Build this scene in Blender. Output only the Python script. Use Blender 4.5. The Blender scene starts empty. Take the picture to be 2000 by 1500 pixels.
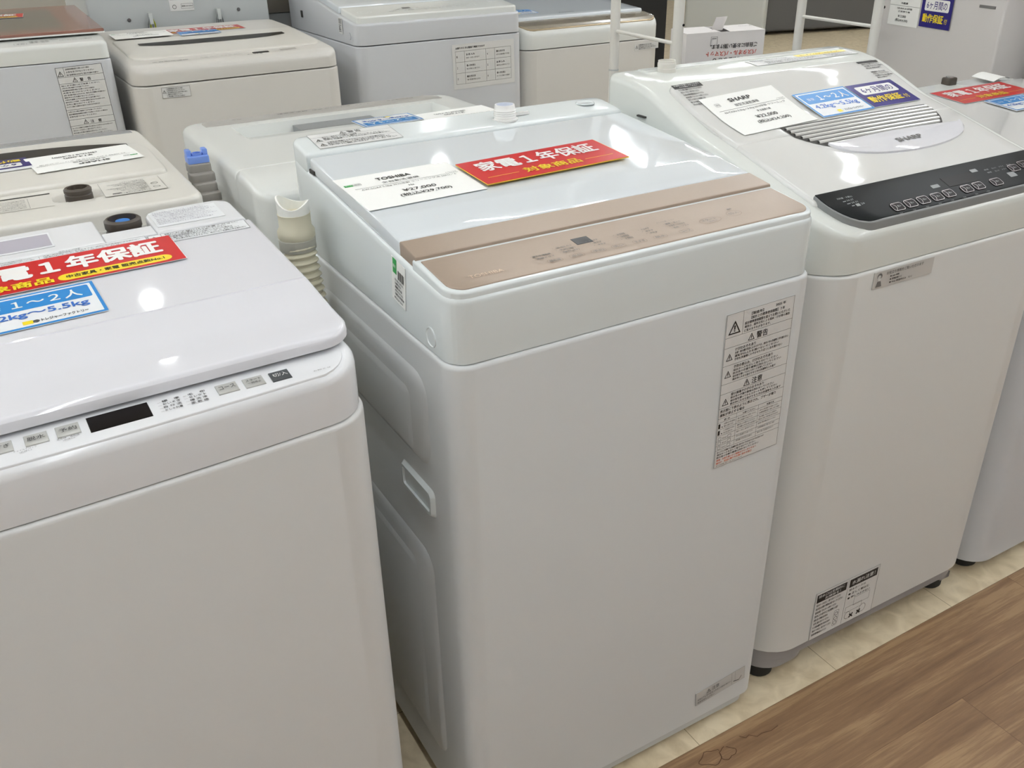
import bpy, math, random
from mathutils import Vector, Matrix
random.seed(7)
SC = bpy.context.scene
COL = SC.collection

# ------------------------------------------------------------------ camera
cam_d = bpy.data.cameras.new('camera')
cam = bpy.data.objects.new('camera', cam_d)
COL.objects.link(cam)
SC.camera = cam
R3 = ((0.8642944, -0.25043771, 0.43620655),
      (-0.5026772, -0.39967149, 0.76653658),
      (-0.01763034, -0.88178436, -0.47132315))
cam.matrix_world = Matrix(((R3[0][0], -R3[0][1], -R3[0][2], 0.0),
                           (R3[1][0], -R3[1][1], -R3[1][2], 0.0),
                           (R3[2][0], -R3[2][1], -R3[2][2], 1.18),
                           (0, 0, 0, 1)))
cam_d.sensor_width = 36.0
cam_d.lens = 36.0 * 1764.42 / 2000.0
cam_d.clip_start = 0.05

# ------------------------------------------------------------------ world, exposure
w = bpy.data.worlds.new('world')
SC.world = w
w.use_nodes = True
w.node_tree.nodes['Background'].inputs[0].default_value = (0.9, 0.95, 1.0, 1)
w.node_tree.nodes['Background'].inputs[1].default_value = 0.25
SC.view_settings.view_transform = 'Standard'
SC.view_settings.look = 'None'
SC.view_settings.gamma = 1.0
SC.view_settings.exposure = -0.25
SC.view_settings.use_curve_mapping = False

# ------------------------------------------------------------------ materials
def srgb(r, g, b):
    f = lambda c: (c / 255.0 / 12.92) if c / 255.0 <= 0.04045 else ((c / 255.0 + 0.055) / 1.055) ** 2.4
    return (f(r), f(g), f(b), 1.0)

def mat(name, col, rough=0.4, metal=0.0, coat=0.0, var=0.0, bump=0.0, bscale=300.0, spec=0.5, emit=None, estr=0.0):
    m = bpy.data.materials.new(name)
    m.use_nodes = True
    nt = m.node_tree
    b = nt.nodes['Principled BSDF']
    b.inputs['Base Color'].default_value = col
    b.inputs['Roughness'].default_value = rough
    b.inputs['Metallic'].default_value = metal
    b.inputs['Specular IOR Level'].default_value = spec
    b.inputs['Coat Weight'].default_value = coat
    b.inputs['Coat Roughness'].default_value = 0.04
    if emit:
        b.inputs['Emission Color'].default_value = emit
        b.inputs['Emission Strength'].default_value = estr
    if var > 0 or bump > 0:
        tc = nt.nodes.new('ShaderNodeTexCoord')
        n = nt.nodes.new('ShaderNodeTexNoise')
        n.inputs['Scale'].default_value = bscale
        n.inputs['Detail'].default_value = 2.0
        nt.links.new(tc.outputs['Object'], n.inputs['Vector'])
        if var > 0:
            mx = nt.nodes.new('ShaderNodeMix')
            mx.data_type = 'RGBA'
            mx.inputs[6].default_value = tuple(c * (1 - var) for c in col[:3]) + (1,)
            mx.inputs[7].default_value = tuple(min(1, c * (1 + var)) for c in col[:3]) + (1,)
            nt.links.new(n.outputs['Fac'], mx.inputs[0])
            nt.links.new(mx.outputs[2], b.inputs['Base Color'])
        if bump > 0:
            bp = nt.nodes.new('ShaderNodeBump')
            bp.inputs['Strength'].default_value = bump
            bp.inputs['Distance'].default_value = 0.0004
            nt.links.new(n.outputs['Fac'], bp.inputs['Height'])
            nt.links.new(bp.outputs['Normal'], b.inputs['Normal'])
    return m

M = {}
M['body_a'] = mat('white_enamel', srgb(216, 218, 218), 0.38, bump=0.12)
M['top_a'] = mat('cool_white_plastic', srgb(224, 230, 230), 0.16, bump=0.02)
M['lid_a'] = mat('gloss_white_lid', srgb(222, 228, 232), 0.03, coat=0.6)
M['gold'] = mat('rose_gold_film', srgb(163, 146, 131), 0.38, metal=0.25, var=0.02, bump=0.05)
M['body_l'] = mat('warm_white_enamel', srgb(216, 216, 214), 0.40, bump=0.12)
M['top_l'] = mat('lilac_white_plastic', srgb(228, 229, 231), 0.14)
M['lid_l'] = mat('gloss_lilac_white_lid', srgb(224, 224, 229), 0.04, coat=0.5)
M['body_s'] = mat('ivory_white_enamel', srgb(218, 218, 215), 0.38, bump=0.12)
M['top_s'] = mat('soft_white_plastic', srgb(222, 225, 220), 0.12)
M['lid_s'] = mat('gloss_white_cover', srgb(220, 220, 217), 0.03, coat=0.5)
M['cream'] = mat('cream_plastic', srgb(224, 221, 213), 0.28)
M['creamwall'] = mat('greyish_cream_plastic', srgb(196, 195, 188), 0.45)
M['white2'] = mat('plain_white_plastic', srgb(226, 228, 224), 0.2)
M['white3'] = mat('pale_grey_enamel', srgb(206, 208, 211), 0.35)
M['beige'] = mat('beige_enamel', srgb(214, 211, 205), 0.35)
M['greige'] = mat('greige_print_strip', srgb(178, 175, 170), 0.3, var=0.03, bscale=60)
M['gpanel'] = mat('mid_grey_film', srgb(150, 150, 151), 0.25, var=0.05, bscale=40)
M['skirt'] = mat('grey_plastic_base', srgb(150, 147, 147), 0.5)
M['lightbase'] = mat('light_grey_base', srgb(196, 197, 196), 0.5)
M['rubber'] = mat('black_rubber', srgb(28, 28, 28), 0.7)
M['dark'] = mat('dark_inside_window', srgb(20, 16, 16), 0.3, spec=0.12)  # black stands in for the unlit inside seen through the lid windows
M['panel_dark'] = mat('charcoal_gloss_panel', srgb(30, 32, 33), 0.28, spec=0.08)
M['disp'] = mat('display_black', srgb(18, 14, 13), 0.3, spec=0.12)
M['dispA'] = mat('display_charcoal', srgb(52, 52, 54), 0.3)
M['btn'] = mat('silver_key', srgb(186, 186, 182), 0.3, metal=0.2)
M['btnk'] = mat('dark_key', srgb(66, 70, 72), 0.3)
M['chrome'] = mat('bright_metal_rim', srgb(205, 205, 205), 0.2, metal=0.9)
M['silver'] = mat('silver_louvre', srgb(222, 222, 220), 0.2, metal=0.3)
M['lgrey'] = mat('light_grey_plastic', srgb(196, 198, 197), 0.3)
M['mgrey'] = mat('mid_grey_plastic', srgb(132, 134, 134), 0.4)
M['dgrey'] = mat('dark_grey_finish', srgb(92, 92, 92), 0.35)
M['seam'] = mat('dark_gap', srgb(60, 58, 55), 0.7)
M['paper'] = mat('matte_white_paper', srgb(247, 247, 243), 0.65)
M['film'] = mat('pale_sticker_film', srgb(224, 224, 222), 0.4)
M['filmg'] = mat('grey_sticker_film', srgb(200, 198, 194), 0.45)
M['ink'] = mat('black_ink', srgb(30, 29, 28), 0.5)
M['inkg'] = mat('grey_ink', srgb(112, 110, 108), 0.5)
M['inkb'] = mat('brown_ink', srgb(128, 108, 92), 0.45)
M['inkl'] = mat('faint_violet_ink', srgb(176, 172, 182), 0.5)
M['inko'] = mat('orange_ink', srgb(214, 96, 48), 0.5)
M['red'] = mat('red_card', srgb(190, 26, 30), 0.28, spec=0.3)
M['yellow'] = mat('yellow_print', srgb(240, 214, 30), 0.3)
M['amber'] = mat('amber_card_edge', srgb(232, 188, 60), 0.4)
M['blue'] = mat('blue_print', srgb(38, 130, 200), 0.28, spec=0.3)
M['navy'] = mat('navy_print', srgb(34, 24, 112), 0.28, spec=0.3)
M['white'] = mat('white_print', srgb(244, 243, 240), 0.28, spec=0.3)
M['lam'] = mat('laminated_white_card', srgb(234, 236, 238), 0.28, spec=0.3)
M['green'] = mat('green_print', srgb(40, 160, 74), 0.4)
M['bluetxt'] = mat('blue_lettering', srgb(44, 104, 190), 0.3)
M['hose'] = mat('cream_hose_plastic', srgb(222, 216, 192), 0.5)
M['hosew'] = mat('translucent_white_spout', srgb(246, 246, 240), 0.3)
M['hoseb'] = mat('taupe_hose_band', srgb(186, 184, 172), 0.5)
M['hoseg'] = mat('grey_hose_plastic', srgb(140, 136, 130), 0.5)
M['blueclip'] = mat('blue_clip_plastic', srgb(118, 150, 222), 0.35)
M['capblue'] = mat('vivid_blue_plastic', srgb(36, 118, 200), 0.35)
M['tapbrown'] = mat('dark_brown_plastic', srgb(70, 62, 54), 0.45)
M['lidbrown'] = mat('rose_brown_glass', srgb(140, 100, 88), 0.14)
M['lidolive'] = mat('smoked_glass', srgb(104, 99, 90), 0.14)
M['bronze'] = mat('bronze_grey_film', srgb(140, 132, 118), 0.2, coat=0.3, var=0.08, bscale=30)
M['goldrim'] = mat('gold_edge', srgb(190, 172, 142), 0.25, metal=0.6)
M['panelback'] = mat('galvanised_back_sheet', srgb(180, 184, 184), 0.45)
M['rack'] = mat('white_powder_coat', srgb(228, 226, 220), 0.35)
M['fridgew'] = mat('white_fridge_side', srgb(206, 202, 199), 0.4, bump=0.1)
M['fridgel'] = mat('light_grey_fridge_side', srgb(196, 199, 197), 0.4)
M['black'] = mat('matt_black', srgb(10, 10, 10), 0.8)
M['box'] = mat('white_carton', srgb(230, 226, 224), 0.6)
M['redtxt'] = mat('red_lettering', srgb(206, 74, 56), 0.5)
M['wirey'] = mat('yellow_green_wire', srgb(176, 180, 40), 0.4)
M['clip'] = mat('clear_plastic_clip', srgb(206, 210, 208), 0.2)
M['lampw'] = mat('lamp_housing', srgb(235, 235, 232), 0.4)
M['glow'] = mat('lamp_glow', (1, 1, 1, 1), 0.5, emit=(0.90, 0.95, 1.0, 1), estr=46.5)
M['glows'] = mat('spot_glow', (1, 1, 1, 1), 0.5, emit=(0.95, 0.98, 1.0, 1), estr=120.0)
M['wallm'] = mat('white_wall_paint', srgb(214, 212, 206), 0.8, var=0.02, bscale=3)
M['ceilm'] = mat('white_ceiling_board', srgb(226, 225, 220), 0.85, var=0.02, bscale=8)

# ------------------------------------------------------------------ mesh builder
class MB:
    def __init__(s):
        s.v = []; s.f = []; s.mi = []; s.mats = []
    def m(s, name):
        if name not in s.mats: s.mats.append(name)
        return s.mats.index(name)
    def add(s, verts, faces, mname, T=None):
        o = len(s.v)
        s.v += [tuple(T(*p)) if T else tuple(p) for p in verts]
        k = s.m(mname) if isinstance(mname, str) else None
        for i, f in enumerate(faces):
            s.f.append(tuple(o + a for a in f))
            s.mi.append(k if k is not None else s.m(mname[i]))
    def build(s, name, parent=None, ang=35, loc=None):
        me = bpy.data.meshes.new(name)
        vs = s.v
        if loc: vs = [(a[0] - loc[0], a[1] - loc[1], a[2] - loc[2]) for a in vs]
        me.from_pydata(vs, [], s.f)
        for n in s.mats: me.materials.append(M[n])
        me.polygons.foreach_set('material_index', s.mi)
        me.polygons.foreach_set('use_smooth', [True] * len(me.polygons))
        me.validate()
        me.update()
        me.set_sharp_from_angle(angle=math.radians(ang))
        o = bpy.data.objects.new(name, me)
        if loc: o.location = loc
        COL.objects.link(o)
        if parent: o.parent = parent
        return o

def tag(o, label, cat, group=None, kind=None):
    if label: o['label'] = label
    if cat: o['category'] = cat
    if group: o['group'] = group
    if kind: o['kind'] = kind
    return o

def empty(name, loc, rz, label, cat, group=None):
    o = bpy.data.objects.new(name, None)
    o.location = loc
    o.rotation_euler = (0, 0, math.radians(rz))
    o.empty_display_size = 0.1
    COL.objects.link(o)
    tag(o, label, cat, group)
    return o

def MW(loc, rz):
    return Matrix.Translation(Vector(loc)) @ Matrix.Rotation(math.radians(rz), 4, 'Z')

def lerp(y, xs, zs):
    if y <= xs[0]:
        return zs[0] + (zs[1] - zs[0]) / (xs[1] - xs[0]) * (y - xs[0])
    for i in range(len(xs) - 1):
        if y <= xs[i + 1]:
            t = (y - xs[i]) / (xs[i + 1] - xs[i])
            return zs[i] + t * (zs[i + 1] - zs[i])
    return zs[-1] + (zs[-1] - zs[-2]) / (xs[-1] - xs[-2]) * (y - xs[-1])

def smoothprof(xs, zs):
    # catmull-rom style smooth profile
    def f(y):
        n = len(xs)
        if y <= xs[0] or y >= xs[-1]: return lerp(y, xs, zs)
        i = max(k for k in range(n - 1) if xs[k] <= y)
        h = xs[i + 1] - xs[i]
        def sl(k):
            if k <= 0: return (zs[1] - zs[0]) / (xs[1] - xs[0])
            if k >= n - 1: return (zs[-1] - zs[-2]) / (xs[-1] - xs[-2])
            return (zs[k + 1] - zs[k - 1]) / (xs[k + 1] - xs[k - 1])
        t = (y - xs[i]) / h
        m0, m1 = sl(i) * h, sl(i + 1) * h
        return (2*t**3 - 3*t*t + 1) * zs[i] + (t**3 - 2*t*t + t) * m0 + (-2*t**3 + 3*t*t) * zs[i + 1] + (t**3 - t*t) * m1
    return f

def sdist(x, y, x0, y0, x1, y1, rf, rb):
    # distance inside a rounded rectangle (front radius rf at y0, rear radius rb at y1)
    r = rf if y < (y0 + y1) / 2 else rb
    dx = min(x - x0, x1 - x); dy = min(y - y0, y1 - y)
    if dx < r and dy < r:
        return r - math.hypot(r - dx, r - dy)
    return min(dx, dy)

def hslab(mb, x0, y0, x1, y1, zt, zb, mname, r=(0.0, 0.0), bev=0.003, ys=(), xs=(), ny=10, nx=10, T=None, facemat=None, bottom=True):
    """Solid with a rounded-rectangle plan, a height-field top and a flat or sloped underside."""
    if not isinstance(r, tuple): r = (r, r)
    rf, rb = r
    ztf = zt if callable(zt) else (lambda x, y: zt)
    zbf = zb if callable(zb) else (lambda x, y: zb)
    def steps(a, b, n, extra, rr0, rr1):
        out = set()
        for k in (0, 0.13, 0.35, 0.65, 1.0):
            out.add(round(a + bev * k, 6)); out.add(round(b - bev * k, 6))
        if rr0 > 0:
            for q in range(1, 8): out.add(round(a + rr0 * (1 - math.cos(q / 7 * math.pi / 2)), 6))
        if rr1 > 0:
            for q in range(1, 8): out.add(round(b - rr1 * (1 - math.cos(q / 7 * math.pi / 2)), 6))
        for q in range(1, n): out.add(round(a + (b - a) * q / n, 6))
        for e in extra:
            if a < e < b: out.add(round(e, 6))
        o = sorted(out)
        res = [o[0]]
        for e in o[1:]:
            if e - res[-1] > 2e-4: res.append(e)
            elif e == o[-1]: res[-1] = e
        return res
    Y = steps(y0, y1, ny, ys, rf, rb)
    X = steps(x0, x1, nx, xs, 0, 0)
    V = []; F = []; FM = []
    rows = []
    for y in Y:
        ins = 0.0
        if rf > 0 and y - y0 < rf: ins = rf - math.sqrt(max(0, rf * rf - (rf - (y - y0)) ** 2))
        if rb > 0 and y1 - y < rb: ins = rb - math.sqrt(max(0, rb * rb - (rb - (y1 - y)) ** 2))
        row = []
        a = x0 + ins; b = x1 - ins
        rmax = max(ins, 1e-9)
        for x in X:
            # keep interior columns where they are, squeeze the outer ones inside the rounding
            if x - x0 < 0.12 * (x1 - x0) + rf:
                lim = 0.12 * (x1 - x0) + max(rf, rb)
                xx = a + (x - x0) * (x0 + lim - a) / lim if x - x0 < lim else x
            elif x1 - x < 0.12 * (x1 - x0) + max(rf, rb):
                lim = 0.12 * (x1 - x0) + max(rf, rb)
                xx = b - (x1 - x) * (b - (x1 - lim)) / lim
            else:
                xx = x
            d = max(0.0, sdist(xx, y, x0, y0, x1, y1, rf, rb))
            z = ztf(xx, y)
            if d < bev:
                q = 1 - d / bev
                z -= bev * (1 - math.sqrt(max(0, 1 - q * q)))
            row.append(len(V)); V.append((xx, y, z))
        rows.append(row)
    nr, nc = len(rows), len(X)
    for i in range(nr - 1):
        for j in range(nc - 1):
            F.append((rows[i][j], rows[i][j + 1], rows[i + 1][j + 1], rows[i + 1][j]))
            if facemat:
                c = V[rows[i][j]]; d2 = V[rows[i + 1][j + 1]]
                FM.append(facemat((c[0] + d2[0]) / 2, (c[1] + d2[1]) / 2) or mname)
            else: FM.append(mname)
    loop = rows[0][:] + [rows[i][-1] for i in range(1, nr)] + rows[-1][-2::-1] + [rows[i][0] for i in range(nr - 2, 0, -1)]
    low = []
    for k in loop:
        x, y, z = V[k]
        low.append(len(V)); V.append((x, y, zbf(x, y)))
    n = len(loop)
    for k in range(n):
        k2 = (k + 1) % n
        F.append((loop[k], low[k], low[k2], loop[k2])); FM.append(mname)
    if bottom:
        F.append(tuple(reversed(low))); FM.append(mname)
    mb.add(V, F, FM, T)

def lathe(mb, prof, cx, cy, cz, mname, n=28, T=None, cap=True):
    V = []; F = []
    for (r, z) in prof:
        for k in range(n):
            a = 2 * math.pi * k / n
            V.append((cx + r * math.cos(a), cy + r * math.sin(a), cz + z))
    for i in range(len(prof) - 1):
        for k in range(n):
            k2 = (k + 1) % n
            F.append((i * n + k, i * n + k2, (i + 1) * n + k2, (i + 1) * n + k))
    if cap:
        F.append(tuple(reversed(range(n))))
        F.append(tuple((len(prof) - 1) * n + k for k in range(n)))
    mb.add(V, F, mname, T)

def tube(mb, pts, rad, mname, n=12):
    P = [Vector(p) for p in pts]
    V = []; F = []
    up = Vector((0.13, 0.21, 0.97)).normalized()
    for i, p in enumerate(P):
        d = (P[min(i + 1, len(P) - 1)] - P[max(i - 1, 0)]).normalized()
        s = d.cross(up)
        if s.length < 0.05: s = d.cross(Vector((1, 0, 0)))
        s.normalize(); t = s.cross(d).normalized()
        rr = rad[i] if isinstance(rad, (list, tuple)) else rad
        for k in range(n):
            a = 2 * math.pi * k / n
            V.append(tuple(p + s * rr * math.cos(a) + t * rr * math.sin(a)))
    for i in range(len(P) - 1):
        for k in range(n):
            k2 = (k + 1) % n
            F.append((i * n + k, i * n + k2, (i + 1) * n + k2, (i + 1) * n + k))
    F.append(tuple(reversed(range(n)))); F.append(tuple((len(P) - 1) * n + k for k in range(n)))
    mb.add(V, F, mname)

def box(mb, x0, y0, z0, x1, y1, z1, mname, T=None):
    V = [(x0, y0, z0), (x1, y0, z0), (x1, y1, z0), (x0, y1, z0), (x0, y0, z1), (x1, y0, z1), (x1, y1, z1), (x0, y1, z1)]
    F = [(0, 3, 2, 1), (4, 5, 6, 7), (0, 1, 5, 4), (1, 2, 6, 5), (2, 3, 7, 6), (3, 0, 4, 7)]
    mb.add(V, F, mname, T)

# ------------------------------------------------------------------ lettering and labels
_tc = {}
def text_mesh(s, bold, res):
    k = (s, bold, res)
    if k in _tc: return _tc[k]
    cu = bpy.data.curves.new('lettering', 'FONT')
    cu.body = s; cu.size = 1.0; cu.resolution_u = res
    ob = bpy.data.objects.new('lettering', cu)
    COL.objects.link(ob)
    dg = bpy.context.evaluated_depsgraph_get()
    me = bpy.data.meshes.new_from_object(ob.evaluated_get(dg))
    V = [(v.co.x, v.co.y, 0.0) for v in me.vertices]
    F = [tuple(p.vertices) for p in me.polygons]
    bpy.data.objects.remove(ob); bpy.data.meshes.remove(me); bpy.data.curves.remove(cu)
    if bold > 0 and V:
        d = bold * 0.9; V0 = V; F0 = F; V = []; F = []
        for dx, dy in ((-d, 0), (d, 0), (0, d), (0, -d), (-d * .7, d * .7), (d * .7, -d * .7), (d * .7, d * .7), (-d * .7, -d * .7))[:4 if bold < 0.015 else 8]:
            o = len(V); q_ = o / len(V0); V += [(a + dx, b + dy, q_ * 2.2e-5) for a, b, _ in V0]; F += [tuple(o + q for q in f) for f in F0]
    if V:
        x0 = min(v[0] for v in V); x1 = max(v[0] for v in V)
        y0 = min(v[1] for v in V); y1 = max(v[1] for v in V)
    else: x0 = x1 = y0 = y1 = 0
    _tc[k] = (V, F, x0, y0, max(x1 - x0, 1e-6), max(y1 - y0, 1e-6))
    return _tc[k]

def rr(x0, y0, x1, y1, r, n=5):
    P = []
    for cx, cy, a0 in ((x1 - r, y0 + r, -90), (x1 - r, y1 - r, 0), (x0 + r, y1 - r, 90), (x0 + r, y0 + r, 180)):
        for k in range(n + 1):
            a = math.radians(a0 + 90 * k / n)
            P.append((cx + r * math.cos(a), cy + r * math.sin(a)))
    return P

def put_items(mb, items, mp, h0, step=0.00012):
    """items in millimetres: ('r',x0,y0,x1,y1,mat) ('R',x0,y0,x1,y1,rad,mat) ('f',x0,y0,x1,y1,lw,mat)
    ('t',str,x,y,w,h,mat[,bold]) ('p',[pts],mat) ('tri',x,y,size,mat) ('e',cx,cy,rx,ry,mat) ('er',cx,cy,rx,ry,lw,mat)"""
    T = lambda x, y, h: mp(x * 0.001, y * 0.001, h)
    for i, it in enumerate(items):
        k = it[0]
        h = h0 + step * (1 + (it[-1] if isinstance(it[-1], int) and k != 't' and False else 0))
        if k == 'r':
            x0, y0, x1, y1, m_ = it[1:6]
            lay = it[6] if len(it) > 6 else 1
            h = h0 + step * lay
            nx = max(1, int(abs(x1 - x0) / 12)); ny = max(1, int(abs(y1 - y0) / 8))
            V = [(x0 + (x1 - x0) * a / nx, y0 + (y1 - y0) * b / ny, h) for b in range(ny + 1) for a in range(nx + 1)]
            F = [(b * (nx + 1) + a, b * (nx + 1) + a + 1, (b + 1) * (nx + 1) + a + 1, (b + 1) * (nx + 1) + a) for b in range(ny) for a in range(nx)]
            mb.add(V, F, m_, T)
        elif k == 'R':
            x0, y0, x1, y1, r, m_ = it[1:7]
            lay = it[7] if len(it) > 7 else 1
            P = rr(x0, y0, x1, y1, r)
            mb.add([(a, b, h0 + step * lay) for a, b in P], [tuple(range(len(P)))], m_, T)
        elif k == 'Rf':
            x0, y0, x1, y1, r, lw, m_ = it[1:8]
            P = rr(x0, y0, x1, y1, r); Q = rr(x0 + lw, y0 + lw, x1 - lw, y1 - lw, max(r - lw, 0.05))
            n = len(P); h = h0 + step * 2
            mb.add([(a, b, h) for a, b in P + Q], [(j, (j + 1) % n, n + (j + 1) % n, n + j) for j in range(n)], m_, T)
        elif k == 'f':
            x0, y0, x1, y1, lw, m_ = it[1:7]
            h = h0 + step * 2
            for a in ((x0, y0, x1, y0 + lw), (x0, y1 - lw, x1, y1), (x0, y0 + lw, x0 + lw, y1 - lw), (x1 - lw, y0 + lw, x1, y1 - lw)):
                mb.add([(a[0], a[1], h), (a[2], a[1], h), (a[2], a[3], h), (a[0], a[3], h)], [(0, 1, 2, 3)], m_, T)
        elif k == 'p':
            mb.add([(a, b, h0 + step * 3) for a, b in it[1]], [tuple(range(len(it[1])))], it[2], T)
        elif k == 'e' or k == 'er':
            cx, cy, rx, ry = it[1:5]
            n = 24
            P = [(cx + rx * math.cos(2 * math.pi * j / n), cy + ry * math.sin(2 * math.pi * j / n)) for j in range(n)]
            if k == 'e':
                mb.add([(a, b, h0 + step * 2) for a, b in P], [tuple(range(n))], it[5], T)
            else:
                lw = it[5]
                Q = [(cx + (rx - lw) * math.cos(2 * math.pi * j / n), cy + (ry - lw) * math.sin(2 * math.pi * j / n)) for j in range(n)]
                mb.add([(a, b, h0 + step * 2) for a, b in P + Q], [(j, (j + 1) % n, n + (j + 1) % n, n + j) for j in range(n)], it[6], T)
        elif k == 'tri':
            x, y, sz, m_ = it[1:5]
            hgt = sz * 0.9; lw = sz * 0.1
            P = [(x, y), (x + sz, y), (x + sz / 2, y + hgt)]
            c = (x + sz / 2, y + hgt / 3)
            Q = [(c[0] + (a - c[0]) * 0.72, c[1] + (b - c[1]) * 0.72) for a, b in P]
            mb.add([(a, b, h0 + step * 3) for a, b in P + Q], [(j, (j + 1) % 3, 3 + (j + 1) % 3, 3 + j) for j in range(3)], m_, T)
            e = [(c[0] - lw * .5, c[1] - hgt * .02), (c[0] + lw * .5, c[1] - hgt * .02), (c[0] + lw * .6, c[1] + hgt * .3), (c[0] - lw * .6, c[1] + hgt * .3)]
            mb.add([(a, b, h0 + step * 3) for a, b in e], [(0, 1, 2, 3)], m_, T)
            e = [(c[0] - lw * .5, c[1] - hgt * .16), (c[0] + lw * .5, c[1] - hgt * .16), (c[0] + lw * .5, c[1] - hgt * .07), (c[0] - lw * .5, c[1] - hgt * .07)]
            mb.add([(a, b, h0 + step * 3) for a, b in e], [(0, 1, 2, 3)], m_, T)
        elif k == 't':
            s_, x, y, wd, ht, m_ = it[1:7]
            bold = it[7] if len(it) > 7 else (0.0 if ht < 3 else 0.012)
            V, F, x0, y0, tw, th = text_mesh(s_, bold, 1 if ht < 4 else 3)
            if wd is None: wd = ht * tw / th
            if not V: continue
            if x is None: x = 0
            mb.add([(x + (a - x0) / tw * wd, y + (b - y0) / th * ht, h0 + step * 4 + c_) for a, b, c_ in V], F, m_, T)

def label(name, parent, wmm, hmm, items, mp, base='film', th=0.0005, world=None, rad=0.0, sheet=True):
    mb = MB()
    W_, H_ = wmm * 0.001, hmm * 0.001
    if sheet:
        nx = max(2, int(wmm / 10)); ny = max(2, int(hmm / 8))
        V = []; F = []
        for hh in (th, 0.00005):
            for b in range(ny + 1):
                for a in range(nx + 1):
                    V.append((W_ * a / nx, H_ * b / ny, hh))
        o = (nx + 1) * (ny + 1)
        idx = lambda a, b: b * (nx + 1) + a
        for b in range(ny):
            for a in range(nx):
                F.append((idx(a, b), idx(a + 1, b), idx(a + 1, b + 1), idx(a, b + 1)))
                F.append(tuple(o + q for q in (idx(a, b + 1), idx(a + 1, b + 1), idx(a + 1, b), idx(a, b))))
        rim = [idx(a, 0) for a in range(nx)] + [idx(nx, b) for b in range(ny)] + [idx(a, ny) for a in range(nx, 0, -1)] + [idx(0, b) for b in range(ny, 0, -1)]
        for q in range(len(rim)):
            a, b = rim[q], rim[(q + 1) % len(rim)]
            F.append((a, o + a, o + b, b))
        mb.add(V, F, base, mp)
    else: th = 0.0
    put_items(mb, items, mp, th + 0.00008)
    loc = None
    if world is not None:
        mb.v = [tuple(world @ Vector(p)) for p in mb.v]
        loc = tuple(world @ Vector(mp(W_ / 2, H_ / 2, 0)))
    return mb.build(name, parent, 30, loc)

def on_top(ox, oy, zf, ang=0.0, lift=0.0006):
    c, s_ = math.cos(math.radians(ang)), math.sin(math.radians(ang))
    def mp(s, t, h):
        x = ox + s * c - t * s_; y = oy + s * s_ + t * c
        return (x, y, zf(x, y) + h + lift)
    return mp
def on_plane(ox, oy, zf, wm, hm, ang=0.0, lift=0.0012):
    # a stiff card lying on a curved top: plane fitted through its four corners' heights
    base = on_top(ox, oy, zf, ang, lift)
    z00, z10, z01, z11 = base(0, 0, 0)[2], base(wm, 0, 0)[2], base(0, hm, 0)[2], base(wm, hm, 0)[2]
    mid = base(wm / 2, hm / 2, 0)[2]
    cor = (z00 + z10 + z01 + z11) / 4
    up = max(0.0, mid - cor)
    def mp(s, t, h):
        x, y, _ = base(s, t, 0)
        a, b = s / wm, t / hm
        z = z00 * (1 - a) * (1 - b) + z10 * a * (1 - b) + z01 * (1 - a) * b + z11 * a * b
        return (x, y, z + up + h)
    return mp
def on_front(ox, oz, y=0.0, ang=0.0, lift=0.0006):
    c, s_ = math.cos(math.radians(ang)), math.sin(math.radians(ang))
    return lambda s, t, h: (ox + s * c - t * s_, y - h - lift, oz + s * s_ + t * c)
def on_left(oy, oz, x=0.0, lift=0.0006, ang=0.0):
    # left side of a machine seen from outside: s runs towards the front (-y)
    c, s_ = math.cos(math.radians(ang)), math.sin(math.radians(ang))
    return lambda s, t, h: (x - h - lift, oy - (s * c - t * s_), oz + s * s_ + t * c)

JP = ['洗濯・脱水槽が完全に止まるまでは、絶対に中の洗濯物に手を触れない', 'ゆっくりした回転でも洗濯物が手に巻き付いてけがをするおそれがあります', '特にお子様にはご注意ください。', '運転中はふたを開けないでください', '排水ホースを正しく取り付けてください', 'お手入れの際は電源プラグを抜いてください', '子供を洗濯槽にのぞかせたり近くに台を置かない', '防水性の衣類や敷物は洗わないでください',
      '設計標準使用期間を超えてお使いいただいた場合は', '経年劣化による発火・けが等の事故に至るおそれがあります。', '給水栓を開いてからスタートを押してください', '火気を近づけないでください', '水平に据え付けてください', '脱水中に大きな音がするときは洗濯物を入れ直す']
def lines(x, y, wd, n, pitch, ht, m_='ink', k0=0, rag=0.25):
    out = []
    for i in range(n):
        s_ = JP[(k0 + i * 3) % len(JP)]
        f = 1 - rag * (((i * 37 + k0 * 11) % 10) / 10.0)
        out.append(('t', s_, x, y - i * pitch, wd * f, ht, m_))
    return out

# ------------------------------------------------------------------ shop cards
def logo(x, y, green=True):
    it = []
    if green: it += [('r', x, y, x + 11, y + 6, 'green'), ('t', '展示品', x + 1.5, y + 1.8, 8, 2.4, 'white')]
    it += [('Rf', x + 11.5, y - 1, x + 21.5, y + 6.5, 1.8, 0.35, 'ink'), ('t', '保証', x + 12.6, y + 0.6, 7.8, 4, 'ink', 0)]
    return it

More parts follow.
